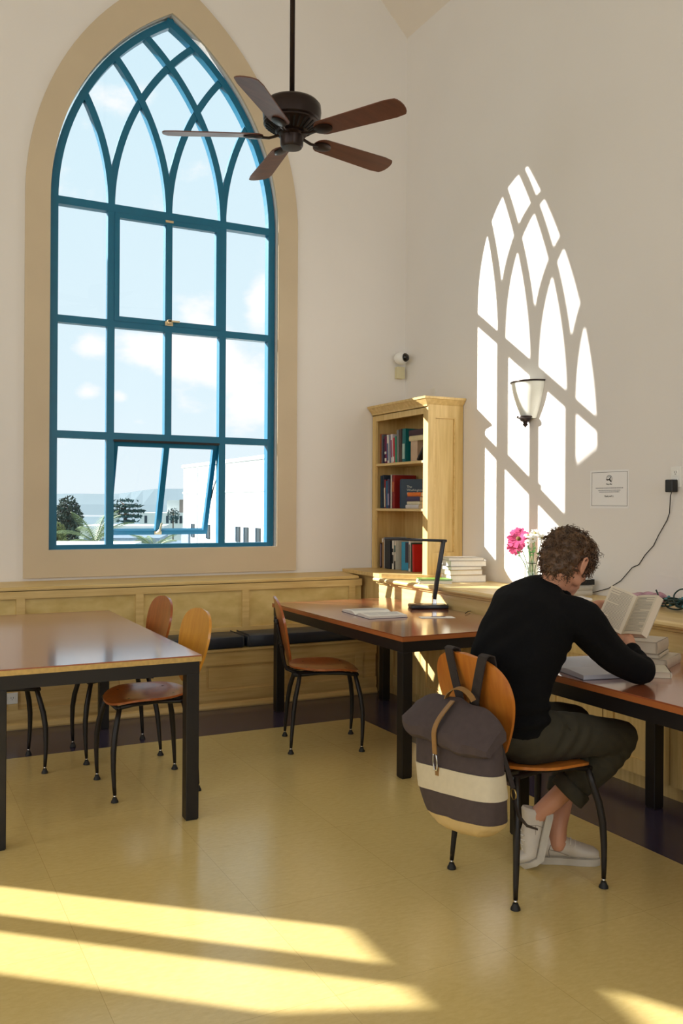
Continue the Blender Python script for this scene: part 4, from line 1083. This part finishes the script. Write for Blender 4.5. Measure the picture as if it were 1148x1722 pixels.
# --- sweater
sw = MB()
spine = [((2.115, 2.735, .585), .178, .128), ((2.110, 2.735, .64), .182, .130), ((2.115, 2.737, .74), .180, .128), ((2.150, 2.742, .84), .190, .135), ((2.200, 2.745, .93), .202, .135), ((2.255, 2.747, 1.015), .212, .122), ((2.300, 2.744, 1.070), .185, .098), ((2.325, 2.737, 1.104), .118, .074), ((2.338, 2.733, 1.112), .068, .062)]
rg = []
for i, (c_, a, b_) in enumerate(spine):
    t = Vector(spine[min(i + 1, len(spine) - 1)][0]) - Vector(spine[max(i - 1, 0)][0])
    if i < 2: t = V(0, 0, 1)
    rg.append(ell_ring(c_, t, (-.06, 1, 0), a, b_))
sw.loft(rg)
chain(sw, [(2.27, 2.62, 1.02), SHR + V(0, 0, -.004), SHR.lerp(ELR, .35) + V(-.010, -.005, -.030), SHR.lerp(ELR, .7) + V(0, 0, -.028), ELR + V(.008, -.004, -.002), ELR.lerp(WRR, .4) + V(0, 0, -.006), ELR.lerp(WRR, .64)], [.085, .081, .070, .060, .052, .045, .038], 18)
chain(sw, [(2.23, 2.86, 1.02), SHL + V(0, 0, .0), SHL.lerp(ELL, .35), SHL.lerp(ELL, .7), ELL, ELL.lerp(WRL, .5), ELL.lerp(WRL, .88)], [.085, .082, .074, .064, .054, .050, .042], 18)
chain(sw, [ELR.lerp(WRR, .62), ELR.lerp(WRR, .70)], [.037, .036], 16, 2)
sh(sw.bm)
me = remeshed(sw.bm, .0075, 7, .5)
# soft folds at the waist, the armpit and the elbow
for v in me.vertices:
    p = v.co + Vector((2.15, 2.73, 0)); nn = v.normal
    f = .0035 * noise.noise(V(p.x * 9, p.y * 9, p.z * 14))
    wz = math.exp(-((p.z - .66) / .07) ** 2); f += wz * .006 * math.sin(p.z * 120 + p.y * 22 + 3 * noise.noise(p * 5))
    fa = math.exp(-((p - V(2.36, 2.58, .90)).length / .10) ** 2); f += fa * .007 * math.sin((p.x * .8 + p.z) * 95 + 2 * noise.noise(p * 6))
    fe = math.exp(-((p - ELR - V(.02, .03, .03)).length / .07) ** 2); f += fe * .005 * math.sin((p.y * 1.0 - p.z * .4) * 150)
    fb = math.exp(-((p - V(2.05, 2.65, .86)).length / .16) ** 2); f += fb * .006 * math.sin((p.z * 1.0 + p.y * .9) * 48)
    v.co += nn * f
swo = from_mesh('sweater', me, M_knit, person)
rb = MB(); c0 = V(2.332, 2.734, 1.106) + PO.translation
ring = ell_ring(c0, V(.40, -.02, .9), (0, 1, 0), .067, .061, 36); rb.tube(ring, .008, 8, closed=True); rb.build('collar', M_knit, swo, True)
# --- trousers
tr = MB()
tr.ball((2.125, 2.735, .575), (.150, .185, .098), 3)
for H_, K_, o in ((HIPR, KNR, -1), (HIPL, KNL, 1)):
    chain(tr, [H_ + V(-.02, 0, -.002), H_.lerp(K_, .35) + V(0, 0, .008), H_.lerp(K_, .7) + V(0, 0, .005), K_ + V(-.005, 0, 0)], [.098, .093, .078, .067], 20)
chain(tr, [KNR, KNR.lerp(CFR, .5) + V(.012, 0, -.005), CFR], [.067, .070, .064], 20)
LC = KNL.lerp(ANL, .52)
chain(tr, [KNL, KNL.lerp(LC, .5), LC], [.067, .070, .062], 20)
sh(tr.bm)
me = remeshed(tr.bm, .0072, 6, .5)
for v in me.vertices:
    p = v.co + Vector((2.15, 2.73, 0)); f = .003 * noise.noise(p * 14)
    fh = math.exp(-((p - V(2.27, 2.56, .58)).length / .09) ** 2); f += fh * .007 * math.sin((p.x * 1.0 - p.z * .7) * 85)
    fk = math.exp(-((p - KNR - V(-.05, 0, -.05)).length / .07) ** 2); f += fk * .006 * math.sin((p.x + p.z) * 110)
    v.co += v.normal * f
    if v.co.z < .478 and abs(v.co.x - .03) < .24 and abs(v.co.y) < .21 and v.co.z > .40: v.co.z = max(v.co.z, .4785)
tro = from_mesh('trousers', me, M_olive, person)
def cuff(c, dr, side, a, b_, ln, nm='turned_cuff'):
    dr = Vector(dr).normalized(); m = MB(); c = Vector(c) + PO.translation
    R_ = [ell_ring(c - dr * ln * .6, dr, side, a - .004, b_ - .004), ell_ring(c - dr * ln * .5, dr, side, a + .003, b_ + .003), ell_ring(c + dr * ln * .4, dr, side, a + .004, b_ + .004), ell_ring(c + dr * ln * .5, dr, side, a, b_), ell_ring(c + dr * ln * .45, dr, side, a - .006, b_ - .006), ell_ring(c + dr * ln * .2, dr, side, a - .012, b_ - .012)]
    m.loft(R_, cap=False); return m.build(nm, M_olive, tro, True)
cuff(CFR + (CFR - KNR).normalized() * .035, CFR - KNR, (0, 1, 0), .069, .067, .05)
cuff(LC + (LC - KNL).normalized() * .035, LC - KNL, (0, 1, 0), .066, .064, .05)
m = MB()
def onthigh(t, h_): return HIPR.lerp(KNR, t) + V(0, -.074 + .01 * abs(h_), h_) + PO.translation
m.tube([V(2.245, 2.552, .628), V(2.27, 2.553, .60), V(2.285, 2.550, .575)], .0025, 5); sh(m.bm)
m.build('pocket_seam', mat('olive_stitch', (48, 44, 32), .9), tro)
# --- sneakers
def sneaker(M, bend=0.0):
    """local x from heel to toe, z up from the floor"""
    st = ((0.0, .028, .096, -.002), (.010, .034, .100, 0), (.035, .036, .092, 0), (.07, .035, .080, .002), (.105, .038, .082, .004), (.14, .042, .070, .006), (.175, .045, .056, .006), (.21, .043, .046, .004), (.235, .036, .040, .002), (.252, .018, .028, 0))
    def bx(x, y, z):
        if bend and x > .17:
            a = bend * min((x - .17) / .05, 1); dx = x - .17
            return M @ V(.17 + dx * math.cos(a) - z * math.sin(a) * .6, y, z * math.cos(a * .5) + dx * math.sin(a))
        return M @ V(x, y, z)
    up_ = MB(); R_ = []
    for x, w, h_, sh_ in st:
        r = []
        for k in range(20):
            a = 2 * PI * k / 20; cy = math.cos(a); sz_ = math.sin(a); p = 2.6; kk = (abs(cy) ** p + abs(sz_) ** p) ** (-1 / p)
            z = .022 + h_ * .5 + sz_ * kk * h_ * .5; ww = w * (1 - .25 * max(0, (z - .05) / .09))
            r.append(bx(x + .006 * 0, cy * kk * ww + sh_, z))
        R_.append(r)
    up_.loft(R_); sh(up_.bm); u = up_.build('sneaker', M_shoe, person, 'auto', label=None)
    so = MB(); R_ = []
    for x, w, h_, sh_ in st:
        w += .0045; xx = x + (-.004 if x < .005 else .004 if x > .25 else 0)
        R_.append([bx(xx, sh_ - w, .001), bx(xx, sh_ - w * 1.02, .012), bx(xx, sh_ - w, .028), bx(xx, sh_ + w, .028), bx(xx, sh_ + w * 1.02, .012), bx(xx, sh_ + w, .001)])
    so.loft(R_); sh(so.bm); so.build('sole', M_sole, u, 'auto')
    la = MB()
    for i in range(5):
        x = .105 + i * .018; z = .106 - i * .0085
        la.tube([bx(x - .004, -.030, z - .010), bx(x, -.012, z + .003), bx(x + .004, .014, z + .003), bx(x, .034, z - .010)], .0032, 6)
    la.tube([bx(.10, .0, .11), bx(.09, .02, .122), bx(.088, .03, .108)], .003, 6); la.tube([bx(.10, .0, .11), bx(.09, -.02, .12), bx(.09, -.032, .106)], .003, 6)
    sh(la.bm); la.build('laces', mat('laces', (214, 208, 198), .8), u, True)
    sm = MB()
    for sg in (-1, 1): sm.tube([bx(.055, sg * .0375, .030), bx(.052, sg * .0365, .055), bx(.060, sg * .034, .078)], .0014, 5); sm.tube([bx(.055, sg * .0372, .060), bx(.10, sg * .038, .050), bx(.13, sg * .040, .040)], .0014, 5)
    sh(sm.bm); sm.build('side_seam', mat('seam_grey', (150, 142, 130), .8), u)
dL = V(.80, -.52, 0).normalized()
sneaker(axes(V(2.345, 2.850, 0), dL, V(0, 0, 1).cross(dL), V(0, 0, 1)))
dR = V(-.22, .10, -1).normalized(); nR = V(-.80, .45, .10); nR = (nR - dR * nR.dot(dR)).normalized()
sneaker(axes(ANR - dR * .045 - nR * .066, dR, nR.cross(dR), nR), bend=.7)
# --- curly hair
random.seed(21)
hm = MB()
for c_, r_ in (((-.018, 0, .045), (.110, .092, .092)), ((-.056, 0, .0), (.064, .082, .075)), ((-.062, 0, -.038), (.048, .064, .052)), ((.045, 0, .088), (.055, .068, .038)), ((.0, 0, .09), (.08, .07, .045)), ((-.02, -.072, .058), (.055, .022, .036)), ((-.02, .072, .058), (.055, .022, .036)), ((-.060, 0, -.055), (.046, .062, .048))):
    hm.ball(HM @ Vector(c_), r_, 3, M=H3)
sh(hm.bm); me = remeshed(hm.bm, .006, 4)
for v in me.vertices:
    q = v.co * 42; f = .008 * noise.noise(q) + .006 * noise.noise(q * 2.3); v.co += v.normal * f
hair = from_mesh('hair', me, M_hair, person)
inv = (PO @ HM)
cl = MB(); cnt = 0; tot = 0
base = [(v.co.copy(), v.normal.copy()) for v in me.vertices]
while cnt < 1250 and tot < 20000:
    tot += 1
    p, nn = random.choice(base)
    lp = inv.inverted() @ p
    if lp.x > .085 and lp.z < .03: continue
    if lp.z < -.035 and lp.x > -.03: continue
    if lp.y < -.05 and math.hypot(lp.x + .018, lp.z + .012) < .034: continue
    top = max(0, min(1, (lp.z + .02) / .10)); front = max(0, lp.x / .1)
    L_ = random.uniform(.018, .034) * (1 + .9 * top * front + .35 * top); R0_ = random.uniform(.0045, .0085) * (.75 + .5 * top)
    g = (nn + V(random.uniform(-.9, .9), random.uniform(-.9, .9), random.uniform(-.9, .9)) + (V(hf.x, hf.y, hf.z) * .5 * top) + V(0, 0, -.35 * (1 - top))).normalized()
    s1 = g.cross(V(.3, .5, .8)).normalized(); s2 = g.cross(s1); turns = random.uniform(1.0, 2.3); ph = random.uniform(0, 6.28); n = 11; pts = []
    for k in range(n):
        t = k / (n - 1); a = ph + turns * 2 * PI * t; rr = R0_ * (.4 + .6 * t)
        pts.append(p - nn * .004 + g * L_ * t * (1 - .25 * t) + s1 * rr * math.cos(a) + s2 * rr * math.sin(a) + V(0, 0, -.010 * t * t))
    w = random.uniform(.0011, .0024); cl.tube(pts, [w * (1 - .6 * (k / (n - 1)) ** 2) for k in range(n)], 5); cnt += 1
cl.build('curls', M_hair, hair, True)
# --- the book in his hands
def pt(px, py, d):
    a = (px - 574) / FPX; b = (850 - py) / FPX; r_ = a * math.cos(ro) - b * math.sin(ro); u_ = a * math.sin(ro) + b * math.cos(ro)
    return V(0, 0, HC) + (fwd + rgt * r_ + up * u_) * d
G = V(2.722, 2.765, .902)
uu = V(.095, .006, .152).normalized(); ll = V(-.0573, .0855, .037).normalized(); rr_ = V(.0087, -.110, .010).normalized()
BH, BW_ = .182, .112
rb_ = empty('held_book', G, 0, 'thick open paperback held up in both hands of the reader', 'book')
def page_block(side, th, nm):
    m = MB(); nn = uu.cross(side); 
    if nn.x > 0: nn = -nn      # towards the reader
    prof = []
    for k in range(11):
        t = k / 10; prof.append(side * BW_ * t + nn * (.012 * math.sin(min(t * 2.2, 1) * PI / 2) * (1 - .3 * t)))
    back = [side * BW_ - nn * th, -nn * th * .8 + side * .004]
    m.prism(prof + back, uu * BH); o = m.build(nm, M_pg, rb_)
    l = MB(); random.seed(4)
    for i in range(30):
        z = BH * (.93 - .86 * i / 29); t0, t1 = .12, .92 if random.random() > .12 else random.uniform(.4, .85)
        K = 8
        for k in range(K):
            ta, tb = t0 + (t1 - t0) * k / K, t0 + (t1 - t0) * (k + 1) / K
            def P_(t): return side * BW_ * t + nn * (.012 * math.sin(min(t * 2.2, 1) * PI / 2) * (1 - .3 * t) + .0004)
            l.prism([P_(ta) + uu * z, P_(tb) + uu * z, P_(tb) + uu * (z + .0016), P_(ta) + uu * (z + .0016)], nn * .0002)
    l.build('printed_lines', mat('print_brown', (132, 126, 116), .8), o)
    c = MB(); c.prism([-nn * (th + .0005) + side * .0, side * (BW_ + .002) - nn * (th + .0005), side * (BW_ + .002) - nn * (th + .0015), -nn * (th + .0015)], uu * BH); c.build('book_cover', cover((196, 190, 178)), rb_)
page_block(ll, .006, 'left_pages'); page_block(rr_, .026, 'right_pages')
# --- backpack hung on the chair
M_bag = mat('brown_canvas', (74, 62, 62), .85, var=.18, scale=40, bump=.12, bscale=500)
M_cream = mat('cream_canvas', (206, 196, 172), .85, var=.08, scale=40, bump=.1, bscale=500)
M_tanc = mat('tan_canvas', (206, 182, 132), .8, var=.1, scale=12, bump=.1)
M_leather = mat('tan_leather', (150, 112, 62), .5, var=.2, scale=30, bump=.05)
M_web = mat('dark_webbing', (46, 38, 36), .8, var=.15, scale=80, bump=.1)
BO = V(1.832, 2.655, .625)
bag = empty('backpack', BO, 0, 'brown and cream canvas roll-top backpack hanging from the back of the reader\'s chair', 'backpack')
be = V(.10, -.985, .10).normalized(); bdn = V(.01, -.10, -1); bdn = (bdn - be * bdn.dot(be)).normalized(); bo = be.cross(bdn)
if bo.x > 0: bo = -bo       # outward (away from the chair)
prof = [(0, .212, .050, .0), (.05, .214, .062, .006), (.115, .210, .074, .012), (.20, .200, .084, .014), (.275, .176, .086, .012), (.315, .140, .074, .008), (.338, .098, .050, .004), (.346, .05, .026, 0)]
def ip(s_):
    for (a, b_) in zip(prof, prof[1:]):
        if s_ <= b_[0] + 1e-9:
            t = (s_ - a[0]) / (b_[0] - a[0]); return [a[i] + (b_[i] - a[i]) * t for i in range(4)]
    return prof[-1]
def seg(s0, s1, n, off=0):
    R_ = []
    for i in range(n + 1):
        s_ = s0 + (s1 - s0) * i / n; _, w, d_, o_ = ip(s_); r = []
        for k in range(40):
            a = 2 * PI * k / 40; c_, q = math.cos(a), math.sin(a); p = 2.7; kk = (abs(c_) ** p + abs(q) ** p) ** (-1 / p)
            wr = .004 * noise.noise(V(c_ * 3, q * 3, s_ * 18)) + .004 * math.sin(c_ * 9 + s_ * 40) * abs(q) * (s_ / .35)
            r.append(be * (c_ * kk * (w + off) + .050 * (s_ / .35) ** 1.6) + bo * (q * kk * (d_ + off + wr) + o_) + bdn * (s_ + .010 * c_ * c_ * (1 if s_ < .3 else 0)))
        R_.append(r)
    return R_
bb = MB().loft(seg(0, .116, 6)).build('bag_body', M_bag, bag, 'auto')
MB().loft(seg(.1165, .198, 5, .003)).build('canvas_band', M_cream, bag, 'auto')
MB().loft(seg(.1985, .278, 5)).build('lower_panel', M_bag, bag, 'auto')
MB().loft(seg(.2785, .346, 7, .002)).build('base_panel', M_tanc, bag, 'auto')
R_ = []
for i in range(25):
    u = -1 + 2 * i / 24; w = (.225 if u > 0 else .25) * u; sag = .030 * abs(u) ** 2.4; th_ = 1 - .35 * abs(u) ** 5
    P2 = [(-.050, -.02), (-.052, -.088 + sag), (-.034, -.106 + sag), (-.020, -.104 + sag), (.020, -.072 + sag), (.080, -.016 + sag * .6), (.092, .0 + sag * .4), (.093, .032 + sag * .2), (.082, .046), (.066, .050), (.054, .036), (.010, .014)]
    cx_ = .01; cz_ = -.02
    R_.append([bdn * (.022 * u) + be * w + bo * (cx_ + (x - cx_) * th_ + .006 * math.sin(u * 7)) + bdn * (cz_ + (z - cz_) * th_ + .004 * math.sin(u * 11 + x * 30) + (.010 * u)) for x, z in P2])
MB().loft(R_).build('roll_top', M_bag, bag, 'auto')
m = MB(); m.plate(lambda u, v: be * ((u - .5) * .022 - .012) + (bo * (.0 + .095 * math.sin(min(v * 1.6, 1) * PI / 2) + .004) + bdn * (-.105 + .175 * v)), 2, 14, .004)
m.build('closure_strap', M_leather, bag)
m = MB(); cp_ = be * -.014 + bo * .098 + bdn * .068
m.tube([cp_ + be * (.010 * (.6 + .5 * math.sin(t * PI)) * sg) + bdn * (.058 * t) for sg, rng in ((1, range(0, 9)), (-1, range(8, -1, -1))) for t in [k / 8 for k in rng]], .0032, 7, closed=False)
m.build('carabiner', M_chrome, bag, True)
MB().plate(lambda u, v: be * (-.014 + (u - .5) * .018) + bo * .092 + bdn * (.115 + .03 * v), 1, 3, .005).build('leather_tab', M_leather, bag)
m = MB(); m.plate(lambda u, v: (be * (-.075 + .15 * u + 0 * v) + bo * (-.03 + .022 * v) + bdn * (-.112 - .040 * math.sin(PI * u) ** .7 + .006 * v)), 18, 2, .004)
m.build('carry_handle', M_leather, bag)
def chair_out(yl, z):
    v = max(0, min((z - .505) / .38, 1)); return 2.205 - .205 - .085 * v ** 1.2 + .34 * yl * yl - .012 * math.sin(v * PI) - .010
def strap(y_top, y_bot, nm):
    path = []
    for k in range(9):
        t = k / 8; y = y_bot + (y_top - y_bot) * t; z = .70 + (.892 - .70) * t; path.append(V(chair_out(y - 2.73, z) - .006 - .03 * (1 - t), y, z))
    path += [path[-1] + V(.012, 0, .006), path[-1] + V(.034, 0, .002), path[-1] + V(.042, 0, -.03), path[-1] + V(.045, .0, -.09)]
    path = [p - BO for p in path]
    m = MB(); n = len(path) - 1
    def f(u, v):
        q = u * n; i = min(int(q), n - 1); p = path[i].lerp(path[i + 1], q - i); return p + V(.0, 1, 0) * (v - .5) * .050
    m.plate(f, n * 2, 2, .005); return m.build(nm, M_web, bag)
strap(2.818, 2.735, 'shoulder_strap'); strap(2.605, 2.66, 'shoulder_strap')
m = MB(); m.plate(lambda u, v: (be * (.150 + .05 * u) + bo * (-.045 - .02 * u) + bdn * (-.02 + .20 * u) + bo * (v - .5) * .02), 6, 1, .003)
p0 = be * .20 - bo * .065 + bdn * .18
m.build('adjuster_strap', M_web, bag)
m = MB(); q = [p0, p0 + be * .004 + bdn * .05, p0 + be * .02 + bdn * .09, p0 + be * .045 + bdn * .118 - bo * .01, p0 + be * .075 + bdn * .128 - bo * .03]
m.tube(q, [.009, .010, .010, .009, .006], 6, flat=(1, .25)); m.build('strap_tail', M_web, bag)
MB().tube([p0 + bdn * .02 + be * .012 * math.cos(a) + bdn * .018 * math.sin(a) for a in [2 * PI * k / 12 for k in range(12)]], .003, 6, closed=True).build('buckle', mat('brass', (190, 160, 96), .3, .9), bag, True)
# ================================================================== things on the right table and the counter
GT = 'books stacked on the right-hand table'
zt = .7485
for (th, w, l, rz, dx, dy, lb) in ((.040, .155, .225, 118, .01, .0, 'bottom yellowed paperback of the stack on the right table, beyond the elbow'), (.018, .13, .19, 122, -.015, .015, 'thin paperback in the middle of the stack on the right table'), (.050, .135, .195, 120, -.02, .02, 'thick pinkish paperback on top of the stack on the right table')):
    lying(2.975 + dx, 2.83 + dy, zt, w, l, th, rz, (190, 178, 160), lb, GT, M_pg); zt += th + .0012
lying(2.80, 2.665, .7485, .12, .17, .024, 140, (214, 206, 186), 'small cream paperback lying behind the elbow on the right table', GT, M_pg)
# big notebook lying open under his arm
nb = empty('open_notebook', (2.625, 2.86, .7485), math.radians(78), 'large open textbook lying on the table under the reader\'s arm', 'book')
for sg in (-1, 1):
    m = MB(); prof = [(0, .004)] + [(sg * .205 * t, .004 + .022 * math.sin(min(t * 2.5, 1) * PI / 2) * (1 - .35 * t)) for t in (.1, .2, .3, .45, .6, .8, 1)] + [(sg * .205, .002), (0, .002)]
    m.prism([(x, -.135, z) for x, z in prof], (0, .27, 0)); m.build('page_block', mat('blueish_paper', (206, 210, 222), .8), nb)
MB().box(-.209, .209, -.138, .138, 0, .0018).build('book_cover', cover((120, 124, 140)), nb)
# books held by a black wire book-end on the counter
for (y, th, lb) in ((4.215, .036, 'upper grey-paged book in the dark holder behind the reader\'s face'),):
    pass
zt = .8865
for (th, w, l, c_, lb) in ((.030, .20, .27, (206, 200, 188), 'lower pale book under the black binder on the counter behind the reader\'s chin'), (.034, .20, .27, (196, 192, 182), 'middle pale book under the black binder on the counter')):
    lying(3.74, 4.28, zt, w, l, th, 88, c_, lb, 'flat books under the black binder', M_pgw); zt += th + .001
bn = empty('ring_binder', (3.74, 4.28, zt), math.radians(88), 'black edged white binder lying on two books on the counter', 'binder')
MB().box(-.105, .105, -.14, .14, .003, .030).build('papers', M_pgw, bn); MB().box(-.11, .11, -.145, .145, 0, .003).box(-.11, .11, -.145, .145, .030, .033).box(-.11, -.106, -.145, .145, .003, .030).build('binder_cover', M_rubber, bn)
MB().box(-.108, .108, -.12, .12, .0332, .0345).build('top_sheet', M_paper, bn)
lying(3.55, 4.02, .8865, .15, .22, .016, 70, (236, 232, 228), 'white magazine lying on the counter behind his fingers', 'loose papers on the counter', M_pgw)
# pink plastic bag
random.seed(8)
m = MB()
m.ball((0, 0, .03), (.14, .10, .038), 4)
for v in m.bm.verts:
    f = noise.noise(v.co * 14) * .022 + noise.noise(v.co * 34) * .010; v.co += v.co.normalized() * f; v.co.z = max(v.co.z * (1 + .5 * noise.noise(v.co * 9)), .0005)
bgp = m.build('plastic_bag', mat('pink_plastic', (226, 172, 188), .25, var=.35, scale=9, col2=(120, 84, 104)), None, 'auto', label='crumpled pink plastic bag on the counter behind the held book', cat='bag')
bgp.location = (3.78, 3.65, .8865); bgp.rotation_euler = (0, 0, 1.1)
# green string lights
random.seed(15)
sl = empty('string_lights', (3.72, 3.37, .8865), 0, 'tangled dark green string lights on the counter at the right edge', 'string lights')
m = MB(); bulbs = []
for j in range(15):
    c0 = V(random.uniform(-.05, .06), random.uniform(-.11, .09), random.uniform(.015, .045)); R_ = random.uniform(.03, .06); tl = random.uniform(-.5, .5); el_ = random.uniform(.5, 1.3); a0 = random.uniform(0, 6)
    pts = []
    for k in range(15):
        a = a0 + k * .42; p = c0 + V(R_ * el_ * math.cos(a), R_ * math.sin(a), R_ * tl * math.sin(a + 1) + k * .0007)
        p.z = max(p.z, .005); pts.append(p)
        if k in (3, 10): bulbs.append(p.copy())
    m.tube(smooth_pts(pts, 2), .0045, 6)
m.tube(smooth_pts([(-.04, .09, .02), (-.03, .11, .03), (-.02, .115, .06), (-.02, .125, .085), (-.025, .13, .10)]), .0045, 6)
m.tube(smooth_pts([(.0, .02, .03), (.0, .03, .075), (.01, .01, .105), (.02, -.02, .115), (.03, -.05, .10), (.03, -.06, .06), (.02, -.05, .03)]), .0042, 6)
m.build('wire', mat('green_wire', (18, 52, 48), .4, var=.2), sl, True)
for p in bulbs[:18]: MB().ball(p + V(0, 0, .004), .0085, 2).build('bulb', mat('bulb_teal', (70, 130, 140), .2), sl, True)
# glass bottle vase with daisies
vz = empty('glass_vase', (3.80, 4.66, .8865), 0, 'clear glass milk bottle used as a vase on the sunlit counter', 'vase')
M_vg = glass_mat('bottle_glass', (.93, .96, .95), .10)
MB().lathe([(0, .002), (.044, .002), (.047, .01), (.047, .105), (.042, .13), (.026, .155), (.022, .168), (.025, .172), (.025, .186), (.021, .186), (.0195, .168), (.0235, .155), (.039, .13), (.044, .105), (.044, .012), (0, .008)], (0, 0, 0), 32).build('bottle', M_vg, vz, 'auto')
MB().lathe([(0, .009), (.0435, .0125), (.0435, .060), (0, .060)], (0, 0, 0), 28).build('cloudy_water', mat('cloudy_water', (206, 198, 166), .3, var=.1), vz)
MB().tube([(.027 * math.cos(a), .027 * math.sin(a), .170) for a in [2 * PI * k / 20 for k in range(20)]], .0022, 6, closed=True).tube([(-.027, .0, .17), (-.04, .012, .178), (-.065, .025, .176)], .0018, 5).build('wire_collar', M_black, vz, True)
def daisy(base, head, axis, R_, n, col, ccol, label, nm, rings=2, seed=0, leafs=3):
    random.seed(seed); r = empty(nm, base, 0, label, 'flower'); b0 = Vector(base); h0 = Vector(head) - b0; ax = Vector(axis).normalized()
    x = ax.cross(V(0, 0, 1)); x = x.normalized() if x.length > .1 else V(1, 0, 0); y = ax.cross(x); M = axes(h0, x, y, ax)
    MB().tube([(0, 0, 0), h0 * .45 + V(.002, 0, .01), h0 * .85, h0 - ax * .004], .0026, 6).build('stem', mat('stem_green', (72, 118, 52), .6), r, True)
    for rg_ in range(rings):
        m = MB()
        for k in range(n):
            a = 2 * PI * (k + .5 * rg_) / n + random.uniform(-.08, .08); L_ = R_ * (1 - .22 * rg_) * random.uniform(.88, 1.05); w = L_ * .17; dz = random.uniform(-.12, .12) * L_
            Q = M @ Matrix.Rotation(a, 4, 'Z')
            m.prism([Q @ V(R_ * .12, -w * .5, 0), Q @ V(L_ * .55, -w, .10 * L_ + dz * .3), Q @ V(L_ * .93, -w * .7, .06 * L_ + dz), Q @ V(L_, 0, .05 * L_ + dz), Q @ V(L_ * .93, w * .7, .06 * L_ + dz), Q @ V(L_ * .55, w, .10 * L_ + dz * .3), Q @ V(R_ * .12, w * .5, 0)], (M.to_3x3() @ V(0, 0, .0012)) + (M.to_3x3() @ V(0, 0, .004 * rg_)) * 0)
        m.build('petals', col, r)
    MB().lathe([(0, .010), (R_ * .12, .009), (R_ * .2, .004), (R_ * .22, -.002), (0, -.003)], (0, 0, 0), 16, M=M).build('flower_centre', ccol, r, 'auto')
    m = MB()
    for k in range(leafs):
        p = h0 * random.uniform(.55, .82); a = random.uniform(0, 6.28); d_ = V(math.cos(a), math.sin(a), random.uniform(.1, .8)) * random.uniform(.02, .034); s_ = d_.cross(V(0, 0, 1)).normalized() * .009
        m.prism([p, p + d_ * .5 + s_, p + d_, p + d_ * .5 - s_], (0, 0, .001))
    if leafs: m.build('leaf', mat('leaf_green', (86, 142, 62), .5, var=.3, scale=20), r)
    return r
M_pink = mat('pink_petal', (232, 84, 142), .6, var=.25, scale=30); M_pc = mat('pink_centre', (120, 90, 40), .8, var=.4, scale=200); M_wp = mat('white_petal', (244, 244, 234), .6, var=.05); M_yc = mat('yellow_centre', (190, 170, 90), .8, var=.3)
VB = V(3.80, 4.66, .955)
daisy(VB + V(-.006, .004, 0), VB + V(-.055, .075, .262), (-.75, -.62, .25), .076, 22, M_pink, M_pc, 'large bright pink daisy, the upper of the two pink blooms in the bottle', 'pink_daisy', 2, 1, 5)
daisy(VB + V(-.002, .010, 0), VB + V(-.050, .115, .205), (-.70, -.55, -.1), .058, 20, M_pink, mat('dark_pink_centre', (130, 20, 50), .7), 'smaller pink daisy hanging just below the large one', 'pink_daisy', 2, 2, 4)
for i, (o, ax, R__, lb) in enumerate((((-.02, .02, .285), (-.5, -.5, .7), .030, 'white daisy behind the pink bloom, left of the white group'), ((.0, -.03, .300), (-.5, -.6, .6), .034, 'topmost white daisy of the bunch in the bottle'), ((-.03, -.045, .262), (-.8, -.5, .3), .028, 'white daisy facing out right of the pink one'), ((.02, -.075, .272), (-.4, -.8, .4), .030, 'white daisy furthest right, next to the reader\'s hair'), ((-.045, -.01, .238), (-.9, -.4, .1), .024, 'small pale cream bloom below the white daisies'))):
    daisy(VB + V(.004 * (i - 2), -.004 * i + .006, 0), VB + Vector(o), ax, R__, 14, M_wp, M_yc, lb, 'white_daisy', 1, 10 + i, 7)
